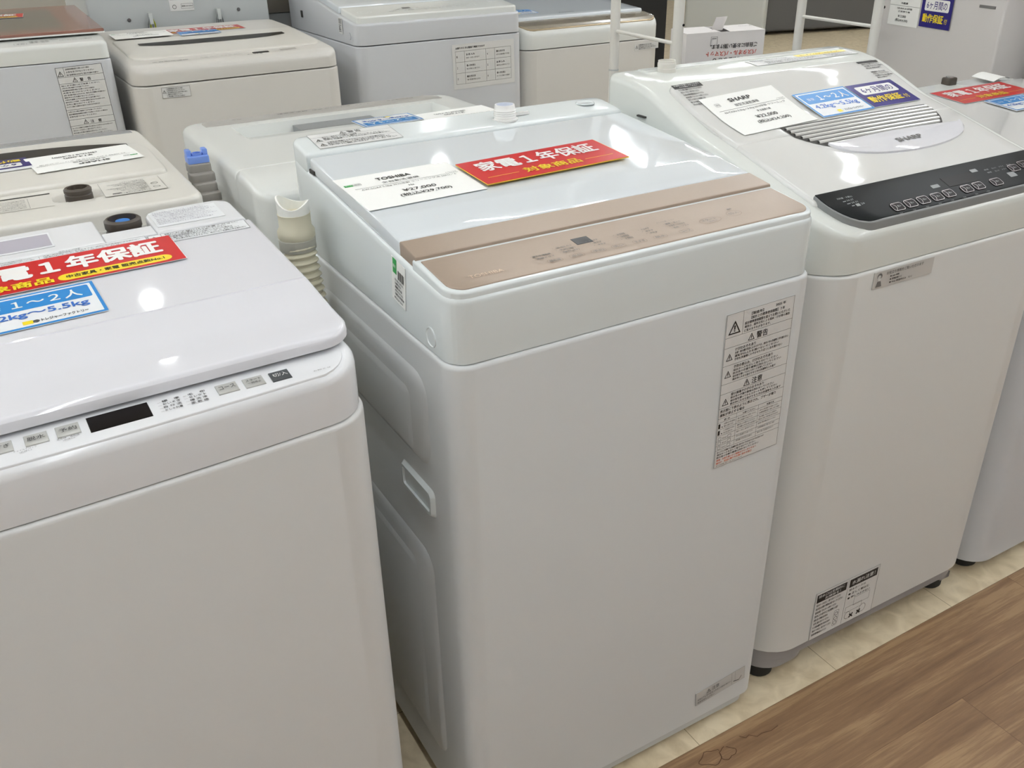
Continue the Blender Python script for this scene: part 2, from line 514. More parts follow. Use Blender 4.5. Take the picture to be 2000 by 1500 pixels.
def price_items(maker, kind, spec, price, tax, l2='', green=True, code='1/2025'):
    it = logo(4, 78, green)
    it += [('t', maker, 48, 82, 46, 8.5, 'ink', 0.02), ('t', kind, 50, 70.5, 50, 6.5, 'ink', 0.0),
           ('r', 12, 66.5, 152, 67.1, 'ink'), ('t', code, 136, 68.5, 15, 2.4, 'inkg'),
           ('t', spec, 18, 58.5, 128, 5.2, 'ink', 0.0),
           ('t', price, 62, 34, 44, 9, 'ink', 0.01), ('t', tax, 52, 19.5, 68, 10.5, 'ink', 0.01)]
    if l2: it.append(('t', l2, 76, 50, None, 4.4, 'ink'))
    return it
def warranty_items(style):
    it = [('r', 0, 0, 220, 80, 'red', 1)]
    if style == 0:
        it += [('t', '家電１年保証', 18, 38, 184, 33, 'white', 0.03), ('t', '対象商品', 66, 11, 88, 17, 'yellow', 0.02),
               ('r', 12, 18, 58, 19.3, 'amber', 2), ('r', 162, 18, 208, 19.3, 'amber', 2)]
    else:
        it += [('t', '家電１年保証', 10, 31, 194, 41, 'white', 0.045), ('t', '対象商品', 10, 6, 80, 18, 'yellow', 0.035),
               ('R', 94, 5, 208, 23, 8.9, 'yellow', 2), ('t', '中古家具・家電 販売点数No.1', 102, 9.5, 98, 9, 'ink', 0.015)]
    return it
def capacity_items(txt='１〜２人', kg='4.2kg〜5.5kg', w_=116, h_=70):
    return [('r', 0, 0, w_, h_, 'blue', 1), ('R', 3.2, 3.2, w_ - 3.2, h_ - 3.2, 1.0, 'lam', 2),
            ('R', 6, h_ * 0.53, w_ - 6, h_ - 6, 2.5, 'blue', 3), ('Rf', 12, h_ * 0.62, 32, h_ * 0.8, 1.5, 0.5, 'white'),
            ('t', '目安', 15, h_ * 0.655, 14, h_ * 0.1, 'white', 0.0), ('t', txt, 38, h_ * 0.6, w_ - 52, h_ * 0.24, 'white', 0.02),
            ('t', kg, 10, h_ * 0.27, w_ - 22, h_ * 0.2, 'bluetxt', 0.025),
            ('r', w_ * 0.36, h_ * 0.09, w_ * 0.36 + 9, h_ * 0.19, 'yellow', 3), ('e', w_ * 0.36 + 11.5, h_ * 0.14, 3.2, 3.2, 'ink'),
            ('t', 'トレジャーファクトリー', w_ * 0.5, h_ * 0.1, w_ * 0.36, h_ * 0.08, 'ink', 0.02)]
def months_items():
    return [('r', 0, 0, 112, 66, 'navy', 1), ('R', 12, 34, 100, 58, 4, 'white', 2), ('t', '6ヶ月間の', 19, 38, 74, 16, 'navy', 0.01),
            ('t', '動作保証', 10, 10, 76, 18, 'yellow', 0.03), ('t', '付', 90, 11, 11, 11, 'yellow', 0.01)]

# ================================================================== SETTING
def structure(o):
    o['kind'] = 'structure'
    return o

def wood_material():
    m = bpy.data.materials.new('wood_plank_vinyl'); m.use_nodes = True
    nt = m.node_tree; N = nt.nodes; L = nt.links
    b = N['Principled BSDF']
    tc = N.new('ShaderNodeTexCoord')
    mp = N.new('ShaderNodeMapping'); mp.inputs['Location'].default_value = (0.33, -0.716, 0)
    L.new(tc.outputs['Object'], mp.inputs['Vector'])
    br = N.new('ShaderNodeTexBrick')
    br.offset = 0.37; br.inputs['Scale'].default_value = 1.0
    br.inputs['Brick Width'].default_value = 0.92; br.inputs['Row Height'].default_value = 0.15
    br.inputs['Mortar Size'].default_value = 0.0006; br.inputs['Mortar Smooth'].default_value = 0.3
    br.inputs['Color1'].default_value = (0.30, 0.30, 0.30, 1); br.inputs['Color2'].default_value = (0.70, 0.70, 0.70, 1)
    br.inputs['Mortar'].default_value = (0.2, 0.2, 0.2, 1)
    L.new(mp.outputs[0], br.inputs['Vector'])
    st = N.new('ShaderNodeMapping'); st.inputs['Scale'].default_value = (1.3, 22.0, 1)
    L.new(tc.outputs['Object'], st.inputs['Vector'])
    off = N.new('ShaderNodeVectorMath'); off.operation = 'ADD'
    L.new(st.outputs[0], off.inputs[0])
    sc_ = N.new('ShaderNodeVectorMath'); sc_.operation = 'SCALE'; sc_.inputs[3].default_value = 9.0
    L.new(br.outputs['Color'], sc_.inputs[0]); L.new(sc_.outputs[0], off.inputs[1])
    n1 = N.new('ShaderNodeTexNoise'); n1.inputs['Scale'].default_value = 1.8; n1.inputs['Detail'].default_value = 7; n1.inputs['Roughness'].default_value = 0.62; n1.inputs['Distortion'].default_value = 0.45
    L.new(off.outputs[0], n1.inputs['Vector'])
    n2 = N.new('ShaderNodeTexNoise'); n2.inputs['Scale'].default_value = 11.0; n2.inputs['Detail'].default_value = 5; n2.inputs['Roughness'].default_value = 0.7
    L.new(off.outputs[0], n2.inputs['Vector'])
    n3 = N.new('ShaderNodeTexNoise'); n3.inputs['Scale'].default_value = 3.2; n3.inputs['Detail'].default_value = 3
    L.new(mp.outputs[0], n3.inputs['Vector'])
    a1 = N.new('ShaderNodeMath'); a1.operation = 'MULTIPLY_ADD'; a1.inputs[1].default_value = 0.42
    L.new(n2.outputs['Fac'], a1.inputs[0]); L.new(n1.outputs['Fac'], a1.inputs[2])
    a2 = N.new('ShaderNodeMath'); a2.operation = 'MULTIPLY_ADD'; a2.inputs[1].default_value = 0.30
    L.new(n3.outputs['Fac'], a2.inputs[0]); L.new(a1.outputs[0], a2.inputs[2])
    cr = N.new('ShaderNodeValToRGB')
    cr.color_ramp.elements[0].position = 0.60; cr.color_ramp.elements[0].color = srgb(110, 82, 56)
    cr.color_ramp.elements[1].position = 1.14; cr.color_ramp.elements[1].color = srgb(160, 130, 96)
    e = cr.color_ramp.elements.new(0.86); e.color = srgb(134, 104, 75)
    L.new(a2.outputs[0], cr.inputs[0])
    mx = N.new('ShaderNodeMix'); mx.data_type = 'RGBA'; mx.blend_type = 'MULTIPLY'
    L.new(br.outputs['Fac'], mx.inputs[0]); L.new(cr.outputs[0], mx.inputs[6]); mx.inputs[7].default_value = (0.62, 0.55, 0.48, 1)
    L.new(mx.outputs[2], b.inputs['Base Color'])
    b.inputs['Roughness'].default_value = 0.34
    bp = N.new('ShaderNodeBump'); bp.inputs['Strength'].default_value = 0.15; bp.inputs['Distance'].default_value = 0.0006
    L.new(a1.outputs[0], bp.inputs['Height']); L.new(bp.outputs[0], b.inputs['Normal'])
    return m
def tile_material():
    m = bpy.data.materials.new('cream_marbled_tile'); m.use_nodes = True
    nt = m.node_tree; N = nt.nodes; L = nt.links
    b = N['Principled BSDF']
    tc = N.new('ShaderNodeTexCoord')
    mp = N.new('ShaderNodeMapping'); mp.inputs['Location'].default_value = (0.18, -0.716, 0)
    L.new(tc.outputs['Object'], mp.inputs['Vector'])
    br = N.new('ShaderNodeTexBrick'); br.offset = 0.0
    br.inputs['Scale'].default_value = 1.0; br.inputs['Brick Width'].default_value = 0.305; br.inputs['Row Height'].default_value = 0.305
    br.inputs['Mortar Size'].default_value = 0.0007
    L.new(mp.outputs[0], br.inputs['Vector'])
    n = N.new('ShaderNodeTexNoise'); n.inputs['Scale'].default_value = 24; n.inputs['Detail'].default_value = 6; n.inputs['Distortion'].default_value = 0.8
    L.new(tc.outputs['Object'], n.inputs['Vector'])
    cr = N.new('ShaderNodeValToRGB')
    cr.color_ramp.elements[0].position = 0.32; cr.color_ramp.elements[0].color = srgb(206, 188, 156)
    cr.color_ramp.elements[1].position = 0.66; cr.color_ramp.elements[1].color = srgb(232, 216, 186)
    L.new(n.outputs['Fac'], cr.inputs[0])
    mx = N.new('ShaderNodeMix'); mx.data_type = 'RGBA'; mx.blend_type = 'MULTIPLY'
    L.new(br.outputs['Fac'], mx.inputs[0]); L.new(cr.outputs[0], mx.inputs[6]); mx.inputs[7].default_value = (0.5, 0.46, 0.4, 1)
    L.new(mx.outputs[2], b.inputs['Base Color'])
    b.inputs['Roughness'].default_value = 0.38
    return m
M['wood'] = wood_material()
M['tile'] = tile_material()

RX0, RX1, RY0, RY1, RZ = -4.0, 10.0, -3.0, 10.0, 2.75
mb = MB(); box(mb, RX0, RY0, -0.06, RX1, 0.716, 0.0, 'wood'); structure(mb.build('floor'))
mb = MB(); box(mb, RX0, 0.716, -0.06, RX1, RY1, 0.0, 'tile'); structure(mb.build('floor'))
mb = MB(); box(mb, RX0, RY0, RZ, RX1, RY1, RZ + 0.1, 'ceilm'); structure(mb.build('ceiling'))
for nm, a in (('wall_left', (RX0 - 0.1, RY0, 0, RX0, RY1, RZ)), ('wall_right', (RX1, RY0, 0, RX1 + 0.1, RY1, RZ)),
              ('wall_back', (RX0, RY1, 0, RX1, RY1 + 0.1, RZ)), ('wall_front', (RX0, RY0 - 0.1, 0, RX1, RY0, RZ))):
    mb = MB(); box(mb, *a, 'wallm'); structure(mb.build(nm))

# water stains on the wood near the tile edge
def ribbon(mb, pts, wd, mname, z=0.0006):
    n = len(pts)
    V = []; F = []
    for i, (x, y) in enumerate(pts):
        a = pts[min(i + 1, n - 1)]; b = pts[max(i - 1, 0)]
        dx, dy = a[0] - b[0], a[1] - b[1]; l = math.hypot(dx, dy) or 1
        px, py = -dy / l * wd / 2, dx / l * wd / 2
        V += [(x + px, y + py, z), (x - px, y - py, z)]
    for i in range(n - 1): F.append((2 * i + 1, 2 * i + 3, 2 * i + 2, 2 * i))
    mb.add(V, F, mname)
M['stain'] = mat('dried_stain', srgb(88, 58, 34), 0.4)
st = MB()
for cx, cy, rx, ry, ph in ((0.735, 0.688, 0.020, 0.012, 0.3), (0.762, 0.683, 0.014, 0.010, 1.3)):
    ribbon(st, [(cx + rx * math.cos(t / 20 * 6.0 + ph) * (1 + 0.22 * math.sin(t * 0.9)), cy + ry * math.sin(t / 20 * 6.0 + ph) * (1 + 0.2 * math.cos(t * 1.3))) for t in range(21)], 0.0012, 'stain')
ribbon(st, [(0.80, 0.697), (0.807, 0.689), (0.815, 0.691), (0.824, 0.682), (0.835, 0.683), (0.852, 0.679), (0.868, 0.681)], 0.0012, 'stain')
o = st.build('floor_stain'); o['kind'] = 'structure'

# ------------------------------------------------------------------ ceiling lamps
def add_area(name, x, y, z, sx, sy, power, parent=None):
    ld = bpy.data.lights.new(name, 'AREA'); ld.shape = 'RECTANGLE'; ld.size = sx; ld.size_y = sy
    ld.energy = power; ld.color = (1.0, 0.985, 0.95)
    lo = bpy.data.objects.new(name, ld); lo.location = (x, y, z); COL.objects.link(lo)
    if parent: lo.parent = parent
    return lo
names_x = {}
k = 0
rows = ((-1.15, (-1.5, 0.4, 2.4, 4.4, 6.4)), (-2.4, (-1.5, -0.2, 1.1, 2.4, 3.7, 5.0, 6.3, 7.6, 8.9)), (0.1, (-1.5, -0.2, 1.1)), (1.85, (-1.5, -0.2, 1.1, 2.55)),  # first row added to brighten left sides, tubes behind camera to light fronts
        (3.58, (-1.5, -0.2, 1.1, 2.75, 4.0)), (5.35, (-1.5, -0.2, 1.1, 2.4, 3.7, 5.0)), (7.2, (-1.5, -0.2, 1.1, 2.4, 3.7, 5.0, 6.3, 7.6, 8.9)), (9.0, (1.1, 3.7, 6.3)))
for x, ys_ in rows:
    for y in ys_:
        r_ = empty('ceiling_light', (x, y, RZ), 0, 'long white tube light on the ceiling above the shop floor', 'ceiling light', 'tube lights on the ceiling')
        mb = MB(); box(mb, -0.035, -0.62, -0.05, 0.035, 0.62, 0, 'lampw'); mb.build('housing', r_)
        mb = MB(); tube(mb, [(0, -0.59, -0.068), (0, 0.59, -0.068)], 0.016, 'glow'); mb.build('light_tube', r_)
        k += 1
for ix, (x, y) in enumerate(((0.50, 3.97), (2.35, 4.65), (4.2, 5.6), (5.4, 6.6), (0.5, 6.2), (-1.2, 3.9))):
    r_ = empty('spotlight', (x, y, RZ), 0, 'small round downlight set in the ceiling', 'downlight', 'downlights in the ceiling')
    mb = MB(); lathe(mb, [(0.075, 0.0), (0.075, -0.012), (0.062, -0.012), (0.060, -0.004)], 0, 0, 0, 'lampw', cap=False); mb.build('trim_ring', r_)
    mb = MB(); lathe(mb, [(0.038, -0.006), (0.038, -0.010)], 0, 0, 0, 'glows'); mb.build('lens', r_)

# ================================================================== washing machine with rose gold panel (centre)
def feet(root, W_, D_, rad, h, m_='rubber', ins=0.05, name='foot'):
    for x in (ins, W_ - ins):
        for y in (ins, D_ - ins):
            f = MB(); lathe(f, [(rad * 0.85, 0), (rad, 0.004), (rad, h)], x, y, 0, m_, 20); f.build(name, root)

def rzf(f):  # profile of y only -> height field
    return lambda x, y: f(y)

A = (0.35, 0.739, 0); AW, AD = 0.518, 0.487
ra = empty('washing_machine', A, 0, 'white washing machine with rose gold control panel, in the centre of the front row', 'washing machine')
mA = MW(A, 0)
mb = MB()
hslab(mb, 0, 0, AW, AD, 0.7590, 0.034, 'body_a', r=0.026, bev=0.0055)
# raised stampings on the left flank
Tl = lambda x, y, z: (-z, x, y)
def stamp(mbx, y0, z0, y1, z1, r, hgt, m_):
    P0 = rr(y0, z0, y1, z1, r); P1 = rr(y0 + hgt * 2.2, z0 + hgt * 2.2, y1 - hgt * 2.2, z1 - hgt * 2.2, max(r - hgt * 2.2, 0.002))
    n = len(P0)
    V = [(0.0, a, b) for a, b in P0] + [(-hgt, a, b) for a, b in P1]
    F = [(j, n + j, n + (j + 1) % n, (j + 1) % n) for j in range(n)] + [tuple(reversed(range(n, 2 * n)))]
    mbx.add(V, F, m_)
stamp(mb, 0.082, 0.10, 0.40, 0.465, 0.03, 0.0035, 'body_a')
stamp(mb, 0.12, 0.12, 0.36, 0.44, 0.02, 0.006, 'body_a')
stamp(mb, 0.066, 0.60, 0.40, 0.722, 0.03, 0.0035, 'body_a')
stamp(mb, 0.10, 0.60, 0.36, 0.700, 0.02, 0.006, 'body_a')
mb.build('body', ra)
mb = MB(); hslab(mb, 0.006, 0.006, AW - 0.012, AD - 0.006, 0.034, 0.014, 'lightbase', r=0.022, bev=0.002); mb.build('base', ra)
for x in (0.06, AW - 0.07):
    for y in (0.06, AD - 0.06):
        f = MB(); lathe(f, [(0.018, 0), (0.020, 0.003), (0.020, 0.014)], x, y, 0, 'skirt', 20); f.build('foot', ra)
rimA = lambda x, y: lerp(y, [0, 0.1, 0.42, 0.49], [0.834, 0.842, 0.874, 0.886])
mb = MB()
hslab(mb, 0.0036, 0.0036, AW - 0.0036, AD - 0.0036, rimA, 0.7600, 'top_a', r=0.025, bev=0.009, ny=12)
hslab(mb, 0.0060, 0.0062, AW - 0.0060, 0.094, lambda x, y: 0.8405 + 0.125 * (y - 0.02), 0.82, 'top_a', r=(0.022, 0.001), bev=0.003)
mb.build('top_frame', ra)
panA = lambda x, y: 0.8418 + 0.125 * (y - 0.02)
mb = MB(); hslab(mb, 0.0115, 0.0115, AW - 0.0115, 0.0842, panA, 0.830, 'gold', r=(0.018, 0.0008), bev=0.0012)
cp = mb.build('control_panel', ra)
lidA_y = lambda y: lerp(y, [0.0875, 0.128, 0.19, 0.30, 0.412], [0.8525, 0.8590, 0.8685, 0.8790, 0.8905])
lidA = lambda x, y: lidA_y(y)
mb = MB(); hslab(mb, 0.0075, 0.1285, AW - 0.0075, 0.4125, lidA, lambda x, y: lidA_y(y) - 0.016, 'lid_a', r=(0.0, 0.006), bev=0.004, ys=(0.186, 0.19, 0.194), ny=16)
lidobjA = mb.build('lid', ra, 20)
mb = MB(); hslab(mb, 0.0078, 0.0890, AW - 0.0078, 0.1285, lidA, lambda x, y: lidA_y(y) - 0.016, 'gold', r=(0.0, 0.0), bev=0.0012)
o = mb.build('lid_trim', lidobjA); o['label'] = 'rose gold strip along the front of the lid'
rearA_y = lambda y: lerp(y, [0.415, 0.425, 0.485], [0.8925, 0.8955, 0.9035])
rearA = lambda x, y: rearA_y(y)
mb = MB(); hslab(mb, 0.005, 0.416, AW - 0.005, AD - 0.003, rearA, 0.87, 'top_a', r=(0.002, 0.022), bev=0.005); mb.build('rear_panel', ra)
mb = MB()
lathe(mb, [(0.019, -0.002), (0.0195, 0.001), (0.016, 0.001), (0.0165, 0.004), (0.0155, 0.0055), (0.0168, 0.007), (0.0155, 0.0085), (0.0168, 0.010), (0.0155, 0.0115), (0.0168, 0.013), (0.0155, 0.0145), (0.0150, 0.018), (0.0145, 0.021), (0.0125, 0.021), (0.0120, 0.014)], 0.319, 0.442, 0.8975, 'white', 32, cap=False)
wi = mb.build('water_inlet', ra)
mb = MB(); lathe(mb, [(0.0121, 0.014), (0.0121, 0.016)], 0.319, 0.442, 0.8975, 'capblue'); mb.build('inlet_filter', wi)
mb = MB(); box(mb, 0.335, 0.444, 0.899, 0.362, 0.449, 0.903, 'white'); mb.build('inlet_tab', wi)
mb = MB(); lathe(mb, [(0.0150, 0), (0.0150, 0.0016), (0.0135, 0.0020), (0.0125, 0.0008), (0.001, 0.0008)], 0.472, 0.458, 0.8998, 'top_a', 28, cap=False); mb.build('round_cap', ra)
# hinge gap behind the lid at left
mb = MB(); box(mb, 0.0055, 0.392, 0.8715, 0.0085, 0.410, 0.8765, 'seam'); mb.build('hinge_slot', ra)
# printing and keys on the panel
P_ = []
keys = [(0.141, '槽乾燥'), (0.169, '水位'), (0.197, '予約'), (0.224, '洗い'), (0.253, 'すすぎ'), (0.282, '脱水'), (0.319, 'コース')]
for kx, s_ in keys:
    X = kx * 1000
    P_ += [('Rf', X - 9.5, 22, X + 9.5, 29.5, 3.6, 0.35, 'inkb'), ('t', s_, X - 7, 23.5, 14, 4.6, 'inkg', 0.0)]
P_ += [('er', 365, 37, 16, 7, 0.4, 'inkb'), ('t', 'スタート', 353, 36.5, 22, 5, 'inkg', 0.0), ('t', '一時停止', 357, 32.5, 16, 2.6, 'inkg'),
       ('er', 405, 41, 11, 7, 0.4, 'inkb'), ('t', '切/入', 397, 38.5, 15, 5, 'inkg', 0.0), ('t', '電源', 404, 51, 7, 3, 'inkg')]
for X, s_, n0 in ((152, '水位(L)', 0), (196, '12分', 0), (233, '3回', 0), (268, '12分', 0), (305, '標準・念入り', 0), (120, '槽洗浄/槽乾燥', -3)):
    for q in range(3 if n0 == 0 else 2):
        t_ = {0: s_, 1: {'水位(L)': '予約(時)', '12分': '8分', '3回': '2回', '標準・念入り': 'お急ぎ・つけおき', '槽洗浄/槽乾燥': '内部ドライ'}[s_], 2: {'水位(L)': '残り(分)', '12分': '4分', '3回': '1回', '標準・念入り': '毛布・ソフト', '槽洗浄/槽乾燥': ''}[s_]}[q]
        P_.append(('t', '・' + t_, X + q * 1.5, (48 if n0 == 0 else 40) - q * 6, 16 if len(t_) < 5 else 25, 3.4, 'inkg'))
P_ += [('t', 'TOSHIBA', 40, 27, 40, 6, 'amberline', 0.0), ('t', 'おしゃれ着・ドライ', 300, 55, 26, 2.8, 'inkg')]
M['amberline'] = mat('pale_gold_lettering', srgb(206, 182, 158), 0.3, metal=0.3)
label('panel_printing', cp, 500, 70, P_, on_top(0, 0, panA, 0, 0.0001), sheet=False)
mb = MB(); hslab(mb, 0.184, 0.0475, 0.2055, 0.0625, lambda x, y: panA(x, y) + 0.0004, 0.838, 'dispA', bev=0.0003, ny=2, nx=2); mb.build('display', ra)

# stickers
wl = [('f', 0, 0, 112, 222, 0.35, 'ink'), ('r', 0, 190, 112, 190.35, 'ink'), ('r', 27, 190, 27.35, 222, 'ink'),
      ('tri', 4, 194, 20, 'ink'), ('t', '【製造年】', 40, 213, 20, 4, 'ink'), ('t', '2025 年', 80, 214.5, 17, 4, 'ink'),
      ('t', '【設計上の標準使用期間】 7 年', 40, 207.5, 56, 4.2, 'ink'), ('t', '設計標準使用期間を超えてお使いいただいた', 30, 202, 76, 4, 'ink'),
      ('t', '場合は、経年劣化による発火・けが等の事故', 30, 197.2, 76, 3.8, 'ink'), ('t', 'に至るおそれがあります。', 30, 192.2, 44, 3.8, 'ink'),
      ('r', 0, 176, 112, 176.35, 'ink'), ('tri', 38, 178, 11, 'ink'), ('t', '警告', 52, 178, 19, 9.5, 'ink', 0.01),
      ('tri', 4, 158, 11, 'ink'), ('t', 'けがのおそれあり', 18, 169.5, 34, 4.4, 'ink')] + lines(18, 165, 90, 3, 4.6, 3.6, 'ink', 0) + \
     [('r', 0, 151, 112, 151.35, 'ink'), ('tri', 4, 134, 11, 'ink'), ('t', '子供の巻込み、けがのおそれあり', 18, 145, 66, 4.6, 'ink')] + lines(18, 140.5, 84, 4, 4.3, 3.4, 'ink', 4) + \
     [('r', 0, 125, 112, 125.35, 'ink'), ('r', 0, 111, 112, 111.35, 'ink'), ('tri', 38, 113, 11, 'ink'), ('t', '注意', 52, 113, 18, 9.5, 'ink', 0.01),
      ('tri', 4, 94, 11, 'ink'), ('t', '壁の損傷やけがのおそれあり', 18, 105.5, 56, 4.4, 'ink')] + lines(18, 101, 90, 3, 4.6, 3.6, 'ink', 7) + \
     [('r', 0, 90, 112, 90.35, 'ink'), ('t', '表示部に下表のように表示され、ブザーが鳴り', 2, 84, 96, 4.6, 'ink'), ('t', '運転が停止する場合', 2, 78, 42, 4.6, 'ink'), ('r', 0, 75.5, 112, 75.85, 'ink'),
      ('t', '表 示', 10, 71, 10, 3, 'ink'), ('t', 'お調べください', 42, 71, 22, 3, 'ink'), ('t', '処置方法', 84, 71, 13, 3, 'ink'), ('r', 0, 69.5, 112, 69.8, 'ink')]
for q, yy in enumerate((59, 49, 41, 34, 27)):
    wl += [('r', 0, yy, 112, yy + 0.3, 'ink')]
    if q < 2: wl += [('r', 1.5, yy + 1.5, 4.8, yy + 8.5, 'ink'), ('e', 8, yy + 3, 0.9, 0.9, 'ink')] + lines(11, yy + 6, 19, 2, 4, 2.8, 'ink', q)
    else: wl += [('Rf', 3, yy + 1.2, 8, yy + 5.8, 0.8, 0.35, 'ink'), ('t', 'または', 10, yy + 2, 7, 2.4, 'ink'), ('Rf', 19, yy + 1.2, 25, yy + 5.8, 0.8, 0.35, 'ink')]
    wl += lines(34, yy + (6 if q < 2 else 4), 34, 2 if q < 2 else 1, 3.8, 2.7, 'ink', q + 2) + lines(72, yy + (6 if q < 2 else 4), 38, 2 if q < 2 else 1, 3.8, 2.7, 'ink', q + 5)
wl += [('r', 31.5, 27, 31.8, 75.5, 'ink'), ('r', 69.5, 27, 69.8, 75.5, 'ink')] + lines(3, 22.5, 84, 3, 4.2, 3.0, 'ink', 1) + \
      [('t', '修理・お取り扱いのご相談はフリーダイヤルへ', 3, 9.6, 70, 3.2, 'inko'), ('t', '据付け・配送に関するお問い合わせ窓口', 3, 5.2, 62, 3.2, 'inko'), ('t', '受付時間 月〜土 9:00〜18:00', 3, 1.6, 46, 2.4, 'inkg')]
label('warning_sticker', ra, 113, 222, wl, on_front(0.3745, 0.5125, 0, 1.0), 'film')
label('caution_sticker', ra, 100, 27, [('f', 0, 0, 100, 27, 0.3, 'inkg'), ('tri', 21, 15, 9, 'ink'), ('t', '注意', 32, 15.5, 15, 8, 'inkg'),
      ('t', '本体の下に手や足を入れない', 3, 8.5, 46, 4.6, 'inkg'), ('t', '本体を持ち上げない', 3, 2.5, 34, 4.6, 'inkg'), ('t', '回転部に触れない', 50, 9, 22, 3, 'inkg'),
      ('r', 73, 1, 73.4, 26, 'inkg'), ('r', 80, 6, 80.4, 26, 'inkg'), ('p', [(76, 6), (88, 3), (89, 4), (77, 7.4)], 'ink'), ('p', [(88, 3), (94, 10), (93.2, 10.6), (87.6, 4)], 'ink')], on_front(0.389, 0.064, 0, 4.5), 'filmg')
label('rear_warning_sticker', ra, 120, 53, [('f', 0, 0, 120, 53, 0.35, 'ink'), ('r', 0, 40, 120, 40.3, 'ink'), ('tri', 44, 42, 10, 'ink'), ('t', '警告', 56, 42.5, 20, 8, 'ink', 0.0),
      ('t', '排水口・排水ホースの詰まりに注意', 16, 34.5, 50, 4, 'ink'), ('tri', 4, 24, 10, 'ink'), ('r', 0, 20, 120, 20.3, 'ink'), ('tri', 4, 7, 10, 'ink')] + lines(16, 30, 96, 2, 4.6, 3.4, 'ink', 3) + lines(16, 15, 98, 3, 4.8, 3.8, 'ink', 6),
      on_top(0.0285, 0.4255, rearA, 0, 0.0003), 'film')
label('inventory_tag', ra, 36, 52, [('r', 4, 34, 14, 52, 'green', 2), ('t', '展示', 5.5, 41, 7, 4, 'white')] +
      [('r', 17 + i * 1.9, 30, 17 + i * 1.9 + (0.9 if i % 3 else 1.3), 41, 'ink') for i in range(9)] + lines(10, 26, 24, 5, 4.4, 3.2, 'ink', 2, 0.4) + [('t', '税込29,700', 8, 3, 22, 3, 'ink')],
      on_left(0.150, 0.789, 0.0036, 0.0004, -8), 'paper')
mb = MB(); Tc = lambda x, y, z: (-z, x, y)
lathe(mb, [(0.0115, -0.001), (0.0115, 0.0008), (0.0105, 0.0012), (0.0098, 0.0002), (0.0005, 0.0002)], 0.052, 0.777, -0.0036, 'top_a', 24, T=Tc, cap=False); mb.build('side_plug', ra)
# recessed carrying grip on the left side: raised rim with an inset pocket
mb = MB()
P0 = rr(0.063, 0.533, 0.155, 0.573, 0.008); P1 = rr(0.067, 0.537, 0.151, 0.569, 0.006); P2 = rr(0.071, 0.541, 0.147, 0.566, 0.004)
n_ = len(P0)
V = [(0.0, a, b) for a, b in P0] + [(-0.005, a, b) for a, b in P1] + [(-0.005, a, b) for a, b in P2] + [(0.016 - 0.018, a, b) for a, b in P2]
F = []
for L_ in range(3):
    F += [(L_ * n_ + j, (L_ + 1) * n_ + j, (L_ + 1) * n_ + (j + 1) % n_, L_ * n_ + (j + 1) % n_) for j in range(n_)]
F.append(tuple(reversed(range(3 * n_, 4 * n_))))
mb.add(V, F, 'top_a'); mb.build('side_grip', ra)

# cards on it
c = label('price_card', None, 156, 108, price_items('TOSHIBA', '全自動洗濯機', 'AW-5GA4 5.0kg 2025年製 クリーニング済 50Hz／6', '¥27,000', '(税込¥29,700)', 'Hz'), on_plane(0.0072, 0.2095, lidA, 0.156, 0.108, 1.5), 'paper', world=mA)
tag(c, 'white price card reading 27,000 yen on the rose gold panelled washing machine', 'price card')
mb = MB()
c = label('warranty_sign', None, 221, 79, warranty_items(0), on_plane(0.166, 0.2175, lidA, 0.221, 0.079, 2.6, lift=0.0035), 'amber', th=0.0014, world=mA)
tag(c, 'red and yellow warranty sign lying on the lid of the rose gold panelled washing machine', 'sign')

# ================================================================== washing machine at front left
Lo = (0.262, 0.712, 0)
rl = empty('washing_machine', Lo, 2.4, 'white washing machine with grey keys and long black display, nearest machine at the left', 'washing machine')
mL = MW(Lo, 2.4)
LW = 0.54
bow = lambda x, y, z: (x - LW, y - 0.010 * (1 - ((x - LW / 2) / (LW / 2)) ** 2) * max(0, 1 - y / 0.2), z)
off_ = lambda x, y, z: (x - LW, y, z)
LD = 0.425
mb = MB(); hslab(mb, 0, 0.010, LW, LD, 0.7475, 0.034, 'body_l', r=0.045, bev=0.005, T=bow, nx=14); mb.build('body', rl)
mb = MB(); hslab(mb, 0.02, 0.025, LW - 0.02, LD - 0.01, 0.034, 0.012, 'lightbase', r=0.03, bev=0.002, T=off_); mb.build('base', rl)
for x in (-LW + 0.07, -0.07):
    for y in (0.08, LD - 0.06):
        f = MB(); lathe(f, [(0.02, 0), (0.022, 0.003), (0.022, 0.012)], x, y, 0, 'rubber', 20); f.build('foot', rl)
rimL = lambda x, y: lerp(y, [0, 0.05, 0.35, 0.45], [0.797, 0.805, 0.832, 0.838])
mb = MB(); hslab(mb, 0.0030, 0.0130, LW - 0.0030, LD - 0.001, rimL, 0.7490, 'top_l', r=0.044, bev=0.010, T=bow, nx=14); mb.build('top_frame', rl)
panL0 = lambda x, y: rimL(x, y) + 0.0008
def panL(x, y):
    b = 0.010 * (1 - ((x + LW / 2) / (LW / 2)) ** 2)
    return panL0(x, y + b * (1 - y / 0.2))
mb = MB(); hslab(mb, 0.016, 0.018, LW - 0.016, 0.11, panL0, 0.78, 'top_l', r=(0.035, 0.002), bev=0.0008, T=bow, nx=14); cpl = mb.build('control_panel', rl)
lidL_y = lambda y: lerp(y, [0.045, 0.085, 0.105, 0.168, 0.345], [0.8215, 0.8240, 0.8260, 0.8365, 0.8535])
def lidLt(x, y):
    g = 0.0018 * max(0.0, 1 - abs(y - 0.168) / 0.0014)
    return lidL_y(y) - g
